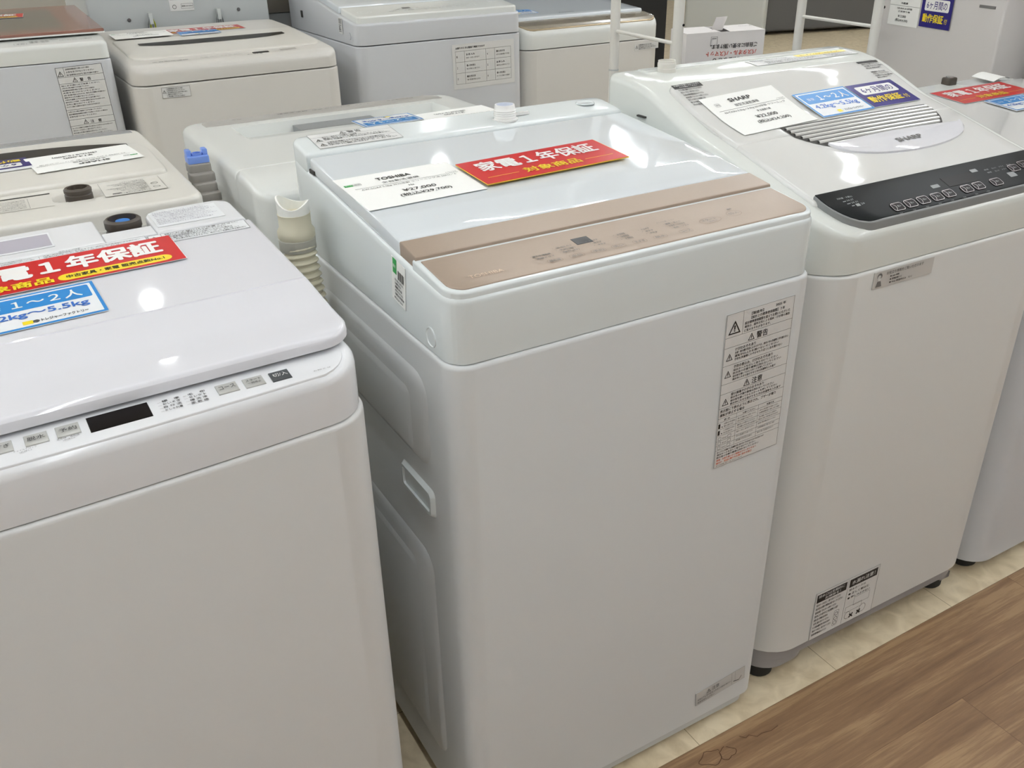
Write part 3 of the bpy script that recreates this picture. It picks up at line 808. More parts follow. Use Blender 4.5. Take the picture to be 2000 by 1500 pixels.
mb = MB(); hslab(mb, 0.004, 0.045, LW + 0.002, 0.348, lidLt, lambda x, y: lidL_y(y) - 0.0115, 'lid_l', r=(0.035, 0.003), bev=0.006, T=off_, ys=(0.085, 0.105, 0.1666, 0.168, 0.1694), ny=18); mb.build('lid', rl, 22)
rearL = lambda x, y: lerp(y, [0.35, 0.46], [0.8545, 0.8630])
rearLx = lambda x, y: rearL(x, y) + 0.0
mb = MB()
hslab(mb, 0.004, 0.350, LW - 0.160, LD, rearL, 0.82, 'top_l', r=(0.001, 0.004), bev=0.003, T=off_)
hslab(mb, LW - 0.105, 0.350, LW - 0.003, LD, rearL, 0.82, 'top_l', r=(0.001, 0.02), bev=0.004, T=off_)
hslab(mb, LW - 0.160, 0.350, LW - 0.105, 0.378, rearL, 0.82, 'top_l', bev=0.002, T=off_)
hslab(mb, LW - 0.160, 0.378, LW - 0.105, LD, 0.838, 0.82, 'top_l', bev=0.001, T=off_)
mb.build('rear_panel', rl)
mb = MB(); lathe(mb, [(0.0205, 0), (0.0205, 0.006), (0.019, 0.008), (0.0205, 0.010), (0.019, 0.013), (0.0205, 0.016), (0.0205, 0.024), (0.018, 0.026), (0.0160, 0.026), (0.0155, 0.016)], -0.131, 0.402, 0.838, 'tapbrown', 30, cap=False); wi = mb.build('water_inlet', rl)
mb = MB(); lathe(mb, [(0.0156, 0.016), (0.0156, 0.018), (0.008, 0.018), (0.008, 0.023), (0.001, 0.023)], -0.131, 0.402, 0.838, 'capblue', 24); mb.build('inlet_filter', wi)
mb = MB(); hslab(mb, -0.2465, 0.0215, -0.197, 0.0425, lambda x, y: panL(x, y) + 0.0006, 0.79, 'disp', bev=0.0004, ny=2, nx=2); mb.build('display', rl)
for x0, x1, y0, y1, s_, m_ in ((-0.322, -0.303, 0.0255, 0.0395, 'すすぎ', 'btn'), (-0.2945, -0.277, 0.0255, 0.0395, '脱水', 'btn'), (-0.2710, -0.2530, 0.0255, 0.0400, '予約', 'btn'),
                           (-0.1400, -0.1215, 0.0245, 0.0385, 'コース', 'btn'), (-0.1160, -0.0980, 0.0235, 0.0375, 'スタート', 'btn'), (-0.0920, -0.0740, 0.0225, 0.0365, '切/入', 'btnk'),
                           (-0.350, -0.332, 0.0255, 0.0395, '洗い', 'btn')):
    b_ = MB(); hslab(b_, x0, y0, x1, y1, lambda x, y: panL(x, y) + 0.0012, 0.79, m_, bev=0.0006, ny=2, nx=2)
    kk = b_.build('key', rl)
    put = MB(); w0 = (x1 - x0) * 1000
    put_items(put, [('t', s_, 2.2, 4.6, w0 - 4.4, 5.2, 'ink' if m_ == 'btn' else 'white', 0.0)] if s_ != 'スタート' else [('t', s_, 2.2, 7.2, w0 - 4.4, 3.4, 'ink', 0.0), ('t', '一時停止', 3, 3, w0 - 6, 3.2, 'ink', 0.0)], on_top(x0, y0, lambda x, y: panL(x, y) + 0.0013, 0, 0.0), 0.0001)
    put.build('key_lettering', kk)
PL = []
for q, (a_, b_) in enumerate((('標　準', '毛　布'), ('おいそぎ', 'セレクト'), ('自 分 流', '槽 洗 浄'), ('おしゃれ着', '風 乾 燥'))):
    PL += [('t', a_, 354 - q * 0.2, 35.5 - q * 4.4, 15, 3, 'ink'), ('t', b_, 376 - q * 0.2, 35.2 - q * 4.4, 15, 3, 'ink')]
    PL += [('r', 350, 36.5 - q * 4.4, 353, 36.7 - q * 4.4, 'inkg'), ('r', 372, 36.5 - q * 4.4, 375, 36.7 - q * 4.4, 'inkg')]
PL += [('t', '風乾燥・槽乾燥', 268, 22.5, 17, 2.0, 'inkg'), ('t', '(長押し)', 272, 19.6, 9, 2.0, 'inkg'), ('t', 'チャイルドロック', 236, 22.0, 17, 2.0, 'inkg'), ('t', '(長押し)', 240, 19.2, 9, 2.0, 'inkg'), ('t', 'お知らせ', 486, 21.5, 17, 1.8, 'inkg')]
label('panel_printing', cpl, 540, 60, PL, on_top(-LW, 0, panL, 0, 0.0002), sheet=False)
label('care_sticker', rl, 150, 17, [('f', 0, 0, 150, 17, 0.3, 'inkg'), ('r', 0, 13, 150, 13.3, 'inkg'), ('t', '使用上のご注意', 60, 14, 22, 2.2, 'ink'), ('r', 40, 0, 40.3, 13, 'ink')] + lines(44, 9.8, 100, 3, 3.8, 2.6, 'ink', 0) + lines(3, 9.8, 34, 3, 3.8, 2.6, 'ink', 5),
      on_top(-0.270, 0.3325, lidLt, -0.6, 0.0003), 'lam', th=0.0003)
label('caution_sticker', rl, 110, 26, [('Rf', 0, 0, 110, 26, 2, 0.4, 'ink'), ('tri', 3, 16, 6, 'ink'), ('t', '注', 4, 9.5, 4.5, 4.5, 'ink'), ('t', '意', 4, 3, 4.5, 4.5, 'ink'), ('r', 14, 0, 14.4, 26, 'ink')] + lines(18, 20.5, 88, 5, 4.4, 3.0, 'ink', 2),
      on_top(-0.118, 0.3195, lidLt, -1.0, 0.0003), 'lam', th=0.0003)
label('notice_sticker', rl, 78, 48, lines(3, 42, 72, 8, 5.2, 3.2, 'inkl', 6), on_top(-0.100, 0.3655, rearL, 0, 0.0003), 'lam', th=0.0003)
label('rating_sticker', rl, 90, 44, [('r', 30, 4, 88, 40, 'inkl', 1), ('r', 27, 0, 27.3, 44, 'inkg')] + lines(3, 36, 22, 6, 5.2, 3.2, 'inkl', 6), on_top(-0.300, 0.3655, rearL, 0, 0.0003), 'lam', th=0.0003)
c = label('warranty_sign', None, 221, 68, [(i[0],) + tuple(i[1:]) for i in warranty_items(1)], (lambda f: (lambda s, t, h: f(s, t * 68 / 80.0 if False else t * 0.85, h)))(on_top(-0.316, 0.2635, lidLt, 0.6, 0.0018)), 'lam', th=0.0006, world=mL)
tag(c, 'red warranty sign with a yellow pill shaped caption on the front left washing machine', 'sign')
c = label('capacity_sign', None, 116, 72, capacity_items(w_=116, h_=72), on_top(-0.3085, 0.184, lidLt, 1.0, 0.001), 'lam', th=0.0006, world=mL)
tag(c, 'blue and white capacity sign below the red sign on the front left washing machine', 'sign')

# ================================================================== washer dryer with black panel (right of centre)
So = (0.885, 0.745, 0); SW, SD = 0.530, 0.500
rs = empty('washing_machine', So, -0.5, 'white washer dryer with black control panel and arched lid, right of centre', 'washing machine')
mS = MW(So, -0.5)
mb = MB(); hslab(mb, 0, 0, SW, SD, 0.7355, 0.071, 'body_s', r=(0.070, 0.04), bev=0.005, nx=12); mb.build('body', rs)
mb = MB()
hslab(mb, 0.006, 0.006, SW - 0.008, SD - 0.01, 0.071, 0.048, 'skirt', r=(0.066, 0.04), bev=0.002)
hslab(mb, 0.010, 0.012, 0.135, 0.14, 0.050, 0.027, 'skirt', r=(0.05, 0.01), bev=0.002)
hslab(mb, SW - 0.10, 0.012, SW - 0.012, 0.14, 0.050, 0.034, 'skirt', r=(0.05, 0.01), bev=0.002)
hslab(mb, 0.14, 0.03, SW - 0.10, 0.20, 0.050, 0.034, 'skirt', r=(0.01, 0.01), bev=0.002)
hslab(mb, 0.010, SD - 0.15, SW - 0.012, SD - 0.012, 0.050, 0.016, 'skirt', r=(0.01, 0.03), bev=0.002)
mb.build('base', rs)
for x in (0.043, SW - 0.048):
    for y in (0.048, SD - 0.06):
        f = MB(); lathe(f, [(0.022, 0), (0.025, 0.004), (0.025, 0.036)], x, y, 0, 'rubber', 22); f.build('foot', rs)
topS = smoothprof([-0.02, 0.0, 0.05, 0.12, 0.21, 0.28, 0.335, 0.385, 0.43, 0.51], [0.780, 0.789, 0.813, 0.833, 0.859, 0.877, 0.899, 0.919, 0.929, 0.934])
rimS = lambda x, y: topS(y)
mb = MB(); hslab(mb, 0.0032, 0.0032, SW - 0.0032, SD, rimS, 0.7365, 'top_s', r=(0.069, 0.02), bev=0.011, ny=30, nx=12)
hslab(mb, 0.06, SD - 0.035, SW - 0.03, SD - 0.008, 0.934, 0.92, 'top_s', r=0.004, bev=0.003)
mb.build('top_frame', rs, 50)
panS = lambda x, y: 0.7985 + 0.53 * y - 1.2 * y * y
mb = MB(); hslab(mb, 0.042, 0.0075, SW - 0.026, 0.070, lambda x, y: panS(x, y) - 0.0002, 0.78, 'mgrey', r=(0.054, 0.001), bev=0.002)
bz = mb.build('panel_bezel', rs)
mb = MB(); hslab(mb, 0.044, 0.0095, SW - 0.028, 0.070, lambda x, y: panS(x, y) + 0.0008, 0.78, 'panel_dark', r=(0.052, 0.001), bev=0.0012)
cps = mb.build('control_panel', rs)
pS = lambda x, y: panS(x, y) + 0.0008
def lidS_y(y): return topS(y) + 0.0055
def lidS(x, y):
    g = 0.0012 * max(0.0, 1 - abs(y - 0.218) / 0.0015)
    return lidS_y(y) - g + 0.002 * math.sin(math.pi * min(1, max(0, (x - 0.02) / 0.49)))
lidflat = lambda x, y: lidS_y(y) + 0.002 * math.sin(math.pi * min(1, max(0, (x - 0.02) / 0.49)))
mb = MB(); hslab(mb, 0.037, 0.060, SW - 0.027, 0.390, lidS, lambda x, y: lidS_y(y) - 0.010, 'lid_s', r=(0.006, 0.022), bev=0.007, ys=(0.2165, 0.218, 0.2195), ny=32, nx=16)
ls = mb.build('lid', rs, 40)
# louvred hand hold and half round name plate
mb = MB()
vx0, vx1 = 0.142, 0.462
def bowl(x):   # lower edge of the louvred opening, bulging towards the front
    t = (x - 0.300) / 0.165
    return 0.238 - 0.098 * math.sqrt(max(0.0, 1 - t * t))
ns = 40
V = []; F = []
for i in range(ns + 1):
    x = vx0 + (vx1 - vx0) * i / ns
    for j in range(9):
        y = bowl(x) + (0.242 - bowl(x)) * j / 8
        V.append((x, y, lidflat(x, y) + 0.0006))
for i in range(ns):
    for j in range(8): F.append((i * 9 + j, (i + 1) * 9 + j, (i + 1) * 9 + j + 1, i * 9 + j + 1))
mb.add(V, F, 'seam'); hh = mb.build('hand_hold', ls); hh['label'] = 'dark louvred opening'
for q in range(9):
    yc = 0.2335 - q * 0.0095
    xs_ = [vx0 + 0.004 + (vx1 - vx0 - 0.008) * i / 60 for i in range(61)]
    xs_ = [x for x in xs_ if bowl(x) + 0.004 < yc]
    if len(xs_) < 3: continue
    mb = MB(); V = []; F = []
    for x in xs_:
        for (dy, dz) in ((-0.0026, 0.0008), (-0.0020, 0.0028), (0.0, 0.0036), (0.0020, 0.0028), (0.0026, 0.0008)):
            V.append((x, yc + dy, lidflat(x, yc + dy) + dz))
    for i in range(len(xs_) - 1):
        for j in range(4): F.append((i * 5 + j, (i + 1) * 5 + j, (i + 1) * 5 + j + 1, i * 5 + j + 1))
    mb.add(V, F, 'silver'); mb.build('louvre', hh)
mb = MB(); V = []; F = []; ns = 40
px0, px1 = 0.176, 0.468
for i in range(ns + 1):
    x = px0 + (px1 - px0) * i / ns
    t = (x - (px0 + px1) / 2) / ((px1 - px0) / 2)
    yl = 0.176 - 0.050 * math.sqrt(max(0, 1 - t * t)) - 0.0
    yh = 0.176 + 0.004 * (1 - t * t)
    for j in range(7):
        y = yl + (yh - yl) * j / 6
        V.append((x, y, lidflat(x, y) + 0.0048 - (0.002 if j in (0, 6) else 0)))
    V.append((x, yl, lidflat(x, yl) - 0.001)); V.append((x, yh, lidflat(x, yh)))
for i in range(ns):
    a, b = i * 9, (i + 1) * 9
    for j in range(6): F.append((a + j, b + j, b + j + 1, a + j + 1))
    F.append((a + 7, b + 7, b, a)); F.append((a + 6, b + 6, b + 8, a + 8))
mb.add(V, F, 'lid_l'); npl = mb.build('name_plate', ls, 50)
label('brand_lettering', npl, 60, 14, [('t', 'SHARP', 0, 0, 56, 10.5, 'inkg', 0.03)], on_top(0.292, 0.1445, lambda x, y: lidflat(x, y) + 0.0049, 1, 0.0001), sheet=False)
# keys on black panel
M['keyrim'] = mat('silver_key_outline', srgb(196, 188, 188), 0.3, metal=0.4)
M['keyface'] = mat('black_key_face', srgb(20, 12, 14), 0.3, spec=0.12)
M['inkp'] = mat('pale_grey_print', srgb(150, 152, 152), 0.5)
for kx, ky, kw in ((0.149, 0.019, 21), (0.175, 0.0195, 21), (0.201, 0.020, 21), (0.229, 0.020, 21), (0.255, 0.021, 21), (0.294, 0.0215, 21), (0.320, 0.022, 21), (0.359, 0.0215, 22), (0.420, 0.038, 21), (0.446, 0.041, 21), (0.445, 0.024, 21)):
    b_ = MB(); x0 = kx - kw / 2000; hslab(b_, x0, ky - 0.0065, x0 + kw / 1000, ky + 0.0065, lambda x, y: pS(x, y) + 0.0010, 0.79, 'keyface', r=0.004, bev=0.0005, ny=2, nx=2)
    put_items(b_, [('Rf', 0, 0, kw, 13, 4, 0.7, 'keyrim')], on_top(x0, ky - 0.0065, lambda x, y: pS(x, y) + 0.0010, 0, 0.0001), 0.0001)
    ar = [(3.5 + 5 * math.sin(t / 8 * math.pi) * 0.7, 1 + 11 * t / 8) for t in range(9)]
    put_items(b_, [('p', [(a, b) for a, b in ar] + [(a + 0.8, b) for a, b in reversed(ar)], 'keyrim'), ('t', '洗い', 9.5, 5, 7, 3.4, 'inkp')], on_top(x0, ky - 0.0065, lambda x, y: pS(x, y) + 0.0010, 0, 0.0001), 0.0001)
    b_.build('key', rs)
mb = MB(); hslab(mb, 0.269, 0.0315, 0.333, 0.050, lambda x, y: pS(x, y) + 0.0004, 0.79, 'disp', bev=0.0004, ny=2, nx=2); mb.build('display', rs)
PS = [('t', '洗剤量・水量(L)', 68, 51, 28, 3.4, 'inkp'), ('t', '▬ 34-37', 73, 45.5, 20, 3.0, 'inkp'), ('t', '▬ 24-31', 76, 40.5, 20, 3.0, 'inkp'), ('t', '▬', 80, 36, 5, 1.4, 'inkp'), ('r', 88, 34.5, 95, 39, 'inkp', 2), ('t', '20', 97, 35.5, 7, 3.0, 'inkp'),
      ('R', 238, 35, 254, 41, 1.2, 'mgrey', 2), ('R', 336, 47, 350, 53, 1.2, 'inkp', 2), ('R', 396, 24, 412, 33, 1.2, 'mgrey', 2)]
for q in range(4):
    for r_ in range(2): PS.append(('t', ('標準', '念入り', 'ドライ', '毛布')[q], 362 + q * 17, 45 - r_ * 6, 10, 2.6, 'mgrey'))
for q in range(8): PS.append(('t', '・予約', 140 + q * 26, 7.5 + q * 0.2, 8, 2.0, 'mgrey'))
label('panel_printing', cps, 520, 70, PS, on_top(0, 0, pS, 0, 0.0002), sheet=False)
label('notice_sticker', ls, 58, 60, [('r', 0, 49, 56, 60, 'ink', 1), ('t', '洗濯物の片寄りを防ぐために', 3, 55, 50, 3.4, 'film'), ('t', 'ふたを閉めてください', 10, 50.5, 36, 3.2, 'film')] + lines(4, 43, 46, 7, 6.2, 4.2, 'ink', 1, 0.3) +
      [('er', 51, 10, 7, 7, 0.6, 'inkg'), ('er', 51, 8, 4, 5, 0.6, 'inkg')], on_top(0.045, 0.323, lidflat, 0, 0.0003), sheet=False)
label('notice_sticker', ls, 52, 52, [('r', 0, 46, 50, 52, 'ink', 1)] + lines(4, 40, 46, 3, 5.6, 4, 'ink', 3, 0.3) + lines(4, 18, 46, 4, 5.2, 3.8, 'ink', 8, 0.3), on_top(0.446, 0.328, lidflat, 0, 0.0003), sheet=False)
label('care_sticker', rs, 240, 32, [('R', 110, 18, 230, 31, 2, 'yellow', 2), ('f', 20, 0, 238, 16, 0.3, 'inkg'), ('t', '糸くずフィルターのお手入れ', 120, 22, 96, 5, 'ink')] + lines(26, 11, 130, 3, 4.6, 3.2, 'inkg', 3) + lines(6, 25, 92, 2, 5, 3.2, 'inkg', 3) + lines(166, 11, 66, 3, 4.6, 3.2, 'inkg', 9),
      on_top(0.262, 0.425, rimS, 0, 0.0004), 'film')
label('service_sticker', rs, 120, 24, [('t', 'お役立ち情報をご覧いただけます', 24, 17, 74, 4.6, 'ink', 0.0), ('t', '● Q&A 情報', 32, 12, 18, 3.0, 'ink'), ('t', '● 故障診断ナビ', 32, 7.5, 24, 3.0, 'ink'), ('t', '● Web 修理申込み　など', 32, 3, 46, 3.0, 'ink'),
      ('e', 11, 17, 4.8, 4.6, 'inkg'), ('e', 11, 15, 3.6, 3.8, 'paper'), ('p', [(5, 2), (17, 2), (14, 10), (8, 10)], 'inkg')], on_front(0.101, 0.7075, 0, 0), 'filmg')
label('drain_sticker', rs, 150, 102, [('f', 0, 0, 150, 102, 0.5, 'ink'), ('r', 3, 80, 72, 97, 'ink', 1), ('t', '排水口は定期的に', 6, 89.5, 60, 6, 'film'), ('t', 'お掃除を！', 22, 82, 36, 6, 'film'), ('r', 75, 2, 75.5, 100, 'ink'),
      ('r', 79, 80, 146, 97, 'ink', 1), ('t', '水漏れ注意！', 84, 84.5, 56, 9, 'film', 0.01)] + lines(4, 72, 64, 4, 8, 5.4, 'ink', 4, 0.3) + lines(4, 40, 44, 5, 8, 5.2, 'ink', 9, 0.3) +
      [('Rf', 52, 8, 64, 42, 3, 0.6, 'inkg'), ('er', 58, 34, 4, 4, 0.8, 'ink'), ('er', 58, 24, 4, 4, 0.8, 'ink'), ('er', 58, 14, 4, 4, 0.8, 'ink')] +
      [('t', '排水ホースは', 80, 72, 40, 5, 'ink'), ('t', '● 正しく差込む', 80, 63, 50, 5, 'ink'), ('t', '● 押しつぶさない', 80, 54, 54, 5, 'ink'), ('f', 98, 34, 136, 52, 0.5, 'inkg'), ('f', 80, 24, 120, 36, 0.5, 'inkg'), ('t', '×', 92, 8, 10, 10, 'ink', 0.04), ('t', '×', 110, 8, 10, 10, 'ink', 0.04),
       ('er', 88, 16, 7, 8, 0.8, 'inkg'), ('er', 124, 18, 8, 9, 0.8, 'inkg')], on_front(0.1025, 0.0715, 0, 0), 'film')
mb = MB(); lathe(mb, [(0.0150, 0), (0.0150, 0.008), (0.0142, 0.009), (0.0150, 0.011), (0.0150, 0.016), (0.0142, 0.017), (0.0142, 0.020), (0.0125, 0.020), (0.0120, 0.008), (0.001, 0.008)], 0.097, 0.460, 0.9285, 'cream', 30); mb.build('water_inlet', rs)
mb = MB(); box(mb, -0.0010, 0.385, 0.8805, 0.004, 0.405, 0.8830, 'seam'); mb.build('side_slot', rs)
c = label('price_card', None, 156, 102, [(i[0],) + tuple(i[1:]) for i in price_items('SHARP', '縦型洗濯乾燥機', 'ES-TX5U 5.5kg／3.5kg 2019年製 クリーニング', '¥22,000', '(税込¥24,200)', '済 正面擦り傷', False)], on_top(0.070, 0.2375, lidflat, 3.0, 0.0012), 'paper', world=mS)
tag(c, 'white price card reading 22,000 yen on the arched lid', 'price card')
c = label('capacity_sign', None, 117, 70, capacity_items(w_=117, h_=70), on_plane(0.238, 0.2465, lidflat, 0.117, 0.070, 1.5, 0.0012), 'lam', th=0.0008, world=mS)
tag(c, 'blue and white sign between price card and navy sign on the arched lid', 'sign')
c = label('repair_guarantee_sign', None, 112, 66, months_items(), on_plane(0.358, 0.2525, lidflat, 0.112, 0.066, 1.5, 0.0012), 'lam', th=0.0008, world=mS)
tag(c, 'navy sign with yellow letters on the arched lid of the black panelled washer dryer', 'sign')

# ================================================================== machine at far right of the front row
Ro = (1.432, 0.746, 0); RW, RD = 0.53, 0.517
rr_ = empty('washing_machine', Ro, 0, 'white washing machine at far right of the front row, with a red sign on it', 'washing machine')
mR = MW(Ro, 0)
mb = MB(); hslab(mb, 0, 0, RW, RD, 0.735, 0.032, 'white3', r=(0.055, 0.03), bev=0.004); mb.build('body', rr_)
mb = MB(); hslab(mb, 0.02, 0.03, RW - 0.02, RD - 0.02, 0.032, 0.018, 'rubber', r=(0.04, 0.02), bev=0.002); mb.build('base', rr_)
for x in (0.05, RW - 0.05):
    for y in (0.05, RD - 0.05):
        f = MB(); lathe(f, [(0.022, 0), (0.026, 0.004), (0.026, 0.032)], x, y, 0, 'rubber', 22); f.build('foot', rr_)
topR = lambda x, y: lerp(y, [0, 0.1, 0.45, 0.55], [0.778, 0.790, 0.822, 0.829])
mb = MB(); hslab(mb, 0.001, 0.001, RW - 0.001, RD, topR, 0.737, 'top_s', r=(0.054, 0.03), bev=0.012); mb.build('top_frame', rr_)
lidR = lambda x, y: topR(x, y) + 0.007
mb = MB(); hslab(mb, 0.02, 0.09, RW - 0.02, 0.45, lidR, lambda x, y: topR(x, y) - 0.003, 'lid_s', r=(0.02, 0.01), bev=0.005); mb.build('lid', rr_)
mb = MB(); hslab(mb, 0.362, 0.455, 0.50, 0.503, lambda x, y: topR(x, y) + 0.0012, 0.81, 'lgrey', r=0.012, bev=0.001); mb.build('rear_tray', rr_)
mb = MB(); hslab(mb, 0.33, 0.487, 0.358, 0.509, 0.839, 0.82, 'tapbrown', r=0.006, bev=0.003); 
lathe(mb, [(0.008, 0), (0.008, 0.002), (0.001, 0.002)], 0.344, 0.498, 0.839, 'chrome', 20)
mb.build('water_inlet', rr_)
c = label('warranty_sign', None, 221, 80, warranty_items(0), on_top(0.208, 0.360, lidR, 0, 0.001), 'lam', th=0.0006, world=mR)
tag(c, 'red warranty sign lying on the far right washing machine', 'sign')
c = label('capacity_sign', None, 117, 70, capacity_items(w_=117, h_=70), on_top(0.255, 0.282, lidR, 0, 0.002), 'lam', th=0.0016, world=mR)
tag(c, 'blue and white capacity sign below the red sign on the far right washing machine', 'sign')
mb = MB(); V = []; F = []
for i in range(9):
    x = 0.415 + 0.06 * i / 8
    for j in range(5):
        y = 0.445 + 0.052 * j / 4
        V.append((x, y, topR(x, y) + 0.009 + 0.006 * math.sin(i / 8 * math.pi)))
for i in range(8):
    for j in range(4): F.append((i * 5 + j, (i + 1) * 5 + j, (i + 1) * 5 + j + 1, i * 5 + j + 1))
V2 = [(a, b, c_ - 0.0006) for a, b, c_ in V]
mb.add(V, F, 'paper'); mb.add(V2, [tuple(reversed(f)) for f in F], 'paper')
mb.v = [tuple(mR @ Vector(p)) for p in mb.v]
tag(mb.build('paper_slip', None, 40, tuple(mR @ Vector((0.445, 0.48, 0.83)))), 'small blank slip of paper at the back of the far right washing machine', 'paper slip')

# ================================================================== second row, backs towards the front row
Bo = (-0.292, 1.300, 0); BW, BD = 0.542, 0.560
rb = empty('washing_machine', Bo, 0, 'cream washing machine with its back turned, behind the front left machine', 'washing machine')
mB_ = MW(Bo, 0)
mb = MB(); hslab(mb, 0, 0, BW, BD, 0.70, 0.03, 'cream', r=(0.02, 0.05), bev=0.004); mb.build('body', rb)
feet(rb, BW, BD, 0.022, 0.03)
topB = lambda x, y: 0.822 - 0.006 * max(0, (y - 0.40) / 0.15) ** 2
def crB(x, y):
    z = topB(x, y)
    d = math.hypot((x - 0.387) / 0.036, (y - 0.098) / 0.026)
    if d < 1: z -= 0.007 * (1 - d ** 6)
    return z
mb = MB(); hslab(mb, 0.001, 0.0, BW - 0.001, BD, crB, 0.703, 'cream', r=(0.03, 0.05), bev=0.007, nx=40, ny=30, xs=[0.351 + 0.006 * i for i in range(13)], ys=[0.072 + 0.005 * i for i in range(12)],
                 facemat=None); mb.build('top_frame', rb)
mb = MB(); hslab(mb, 0.03, -0.002, BW - 0.03, 0.001, 0.795, 0.1, 'creamwall', bev=0.001, ny=1, nx=2); mb.build('back_sheet', rb)
mb = MB(); hslab(mb, 0.050, 0.155, 0.522, 0.420, lambda x, y: 0.829 + 0.004 * math.sin(math.pi * (y - 0.155) / 0.265), 0.81, 'cream', r=(0.012, 0.125), bev=0.006, ny=20); lb = mb.build('lid', rb, 40)
lbz = lambda x, y: 0.829 + 0.004 * math.sin(math.pi * (y - 0.155) / 0.265)
mb = MB()
n_ = 30; V = []; F = []
for i in range(n_ + 1):
    x = 0.07 + 0.425 * i / n_
    t = (i / n_ - 0.5) * 2
    yh = 0.405 - 0.055 * abs(t) ** 2.6
    for j in range(4):
        y = 0.330 + (yh - 0.330) * j / 3
        V.append((x, y, lbz(x, y) + 0.0006))
for i in range(n_):
    for j in range(3): F.append((i * 4 + j, (i + 1) * 4 + j, (i + 1) * 4 + j + 1, i * 4 + j + 1))
mb.add(V, F, 'dark'); o = mb.build('lid_window', lb); o['label'] = 'dark glossy window'
mb = MB(); hslab(mb, 0.04, 0.497, 0.528, 0.548, lambda x, y: topB(x, y) + 0.0008, 0.80, 'gpanel', r=(0.002, 0.03), bev=0.001); cpb = mb.build('control_panel', rb)
put = MB(); put_items(put, [('t', '洗い すすぎ 脱水 予約', 300, 14, 90, 5, 'inkg'), ('t', 'コース', 395, 12, 28, 9, 'inkg'), ('t', '水位', 430, 12, 14, 8, 'inkg'), ('R', 280, 14, 300, 26, 2, 'disp', 2)], on_top(0, 0.507, lambda x, y: topB(x, y) + 0.0009), 0.0001); put.build('panel_printing', cpb)
mb = MB(); lathe(mb, [(0.0185, -0.006), (0.0185, 0.004), (0.0175, 0.005), (0.0185, 0.007), (0.0185, 0.011), (0.0165, 0.013), (0.0135, 0.013), (0.013, 0.006), (0.006, 0.006), (0.006, 0.009), (0.001, 0.009)], 0.387, 0.098, 0.8215, 'tapbrown', 28); mb.build('water_inlet', rb)
label('wiring_sticker', rb, 85, 78, [('f', 0, 0, 85, 78, 0.35, 'inkg')] + lines(22, 70, 56, 9, 7.6, 4, 'inkg', 2, 0.5) + [('er', 12, 60, 5, 5, 0.7, 'ink'), ('er', 12, 40, 5, 5, 0.7, 'ink'), ('r', 62, 66, 74, 70, 'ink')], on_top(0.503, 0.143, lambda x, y: max(topB(x, y), lbz(x, y) if y > 0.16 else 0) + 0.0005, 180, 0.0006), 'cream', th=0.0002)
label('rating_sticker', rb, 150, 78, [('r', 0, 8, 150, 14, 'ink', 1), ('f', 30, 22, 75, 76, 0.4, 'inkg')] + lines(80, 68, 66, 9, 6.4, 3.6, 'inkg', 2, 0.4) + lines(34, 68, 36, 6, 8, 3.6, 'inkg', 6), on_top(0.352, 0.143, lambda x, y: topB(x, y) if y < 0.152 else lbz(x, y), 180, 0.0004), 'cream', th=0.0002)
c = label('price_card', None, 157, 104, price_items('SHARP', '全自動洗濯機', 'ES-GE5E 5.5kg 2021年製 クリーニング済', '¥14,000', '(税込¥15,400)', ''), on_plane(0.492, 0.335, lbz, 0.157, 0.104, 186), 'paper', world=mB_)
tag(c, 'upside down white price card on the cream washing machine in the second row', 'price card')
c = label('repair_guarantee_sign', None, 112, 78, months_items(), on_top(0.340, 0.336, lbz, 184, 0.001), 'lam', th=0.0008, world=mB_)
tag(c, 'upside down navy sign beside the price card on the cream washing machine', 'sign')

Do = (0.322, 1.285, 0); DW, DD = 0.550, 0.535
rd = empty('washing_machine', Do, 0, 'white washing machine facing away, with a wide hand trough, behind the centre machine', 'washing machine')
mD = MW(Do, 0)
mb = MB(); hslab(mb, 0, 0, DW, DD, 0.70, 0.03, 'white2', r=(0.03, 0.05), bev=0.004)
mb.build('body', rd)
feet(rd, DW, DD, 0.022, 0.03)
def topD(x, y):
    z = 0.822 - 0.004 * max(0, (y - 0.45) / 0.085) ** 2 - 0.012 * max(0, (0.10 - y) / 0.1) ** 2
    g = 0.003 * max(0.0, 1 - abs(y - 0.128) / 0.003)
    return z - g
def trough(x, y):
    z = topD(x, y)
    if 0.075 < x < 0.487 and 0.335 < y < 0.437:
        dx = min(x - 0.075, 0.487 - x); dy = 0.437 - y
        k_ = min(1, dx / 0.01, dy / 0.006)
        z -= 0.040 * k_ * min(1, (y - 0.335) / 0.095)
    return z
mb = MB(); hslab(mb, -0.003, -0.002, DW + 0.003, DD + 0.003, trough, 0.703, 'white2', r=(0.04, 0.05), bev=0.014, xs=(0.0749, 0.0751, 0.085, 0.477, 0.4869, 0.4871), ys=(0.125, 0.128, 0.131, 0.335, 0.345, 0.36, 0.38, 0.40, 0.42, 0.431, 0.4369, 0.4371), nx=24, ny=24)
mb.build('top_frame', rd, 40)
mb = MB(); hslab(mb, 0.035, 0.462, DW - 0.03, 0.525, lambda x, y: topD(x, y) + 0.0010, 0.79, 'greige', r=(0.004, 0.03), bev=0.001); cpd = mb.build('control_panel', rd)
put = MB(); put_items(put, [('t', '槽洗浄 予約', 180, 22, 60, 6, 'ink'), ('t', '標準 おしゃれ着', 250, 22, 80, 5, 'inkg'), ('t', '水位', 90, 20, 20, 5, 'inkg'), ('t', '全自動洗濯機', 410, 26, 60, 4, 'inkg'), ('t', 'スタート', 340, 20, 30, 5, 'inkg')], on_top(0, 0.472, lambda x, y: topD(x, y) + 0.0011), 0.0001); put.build('panel_printing', cpd)
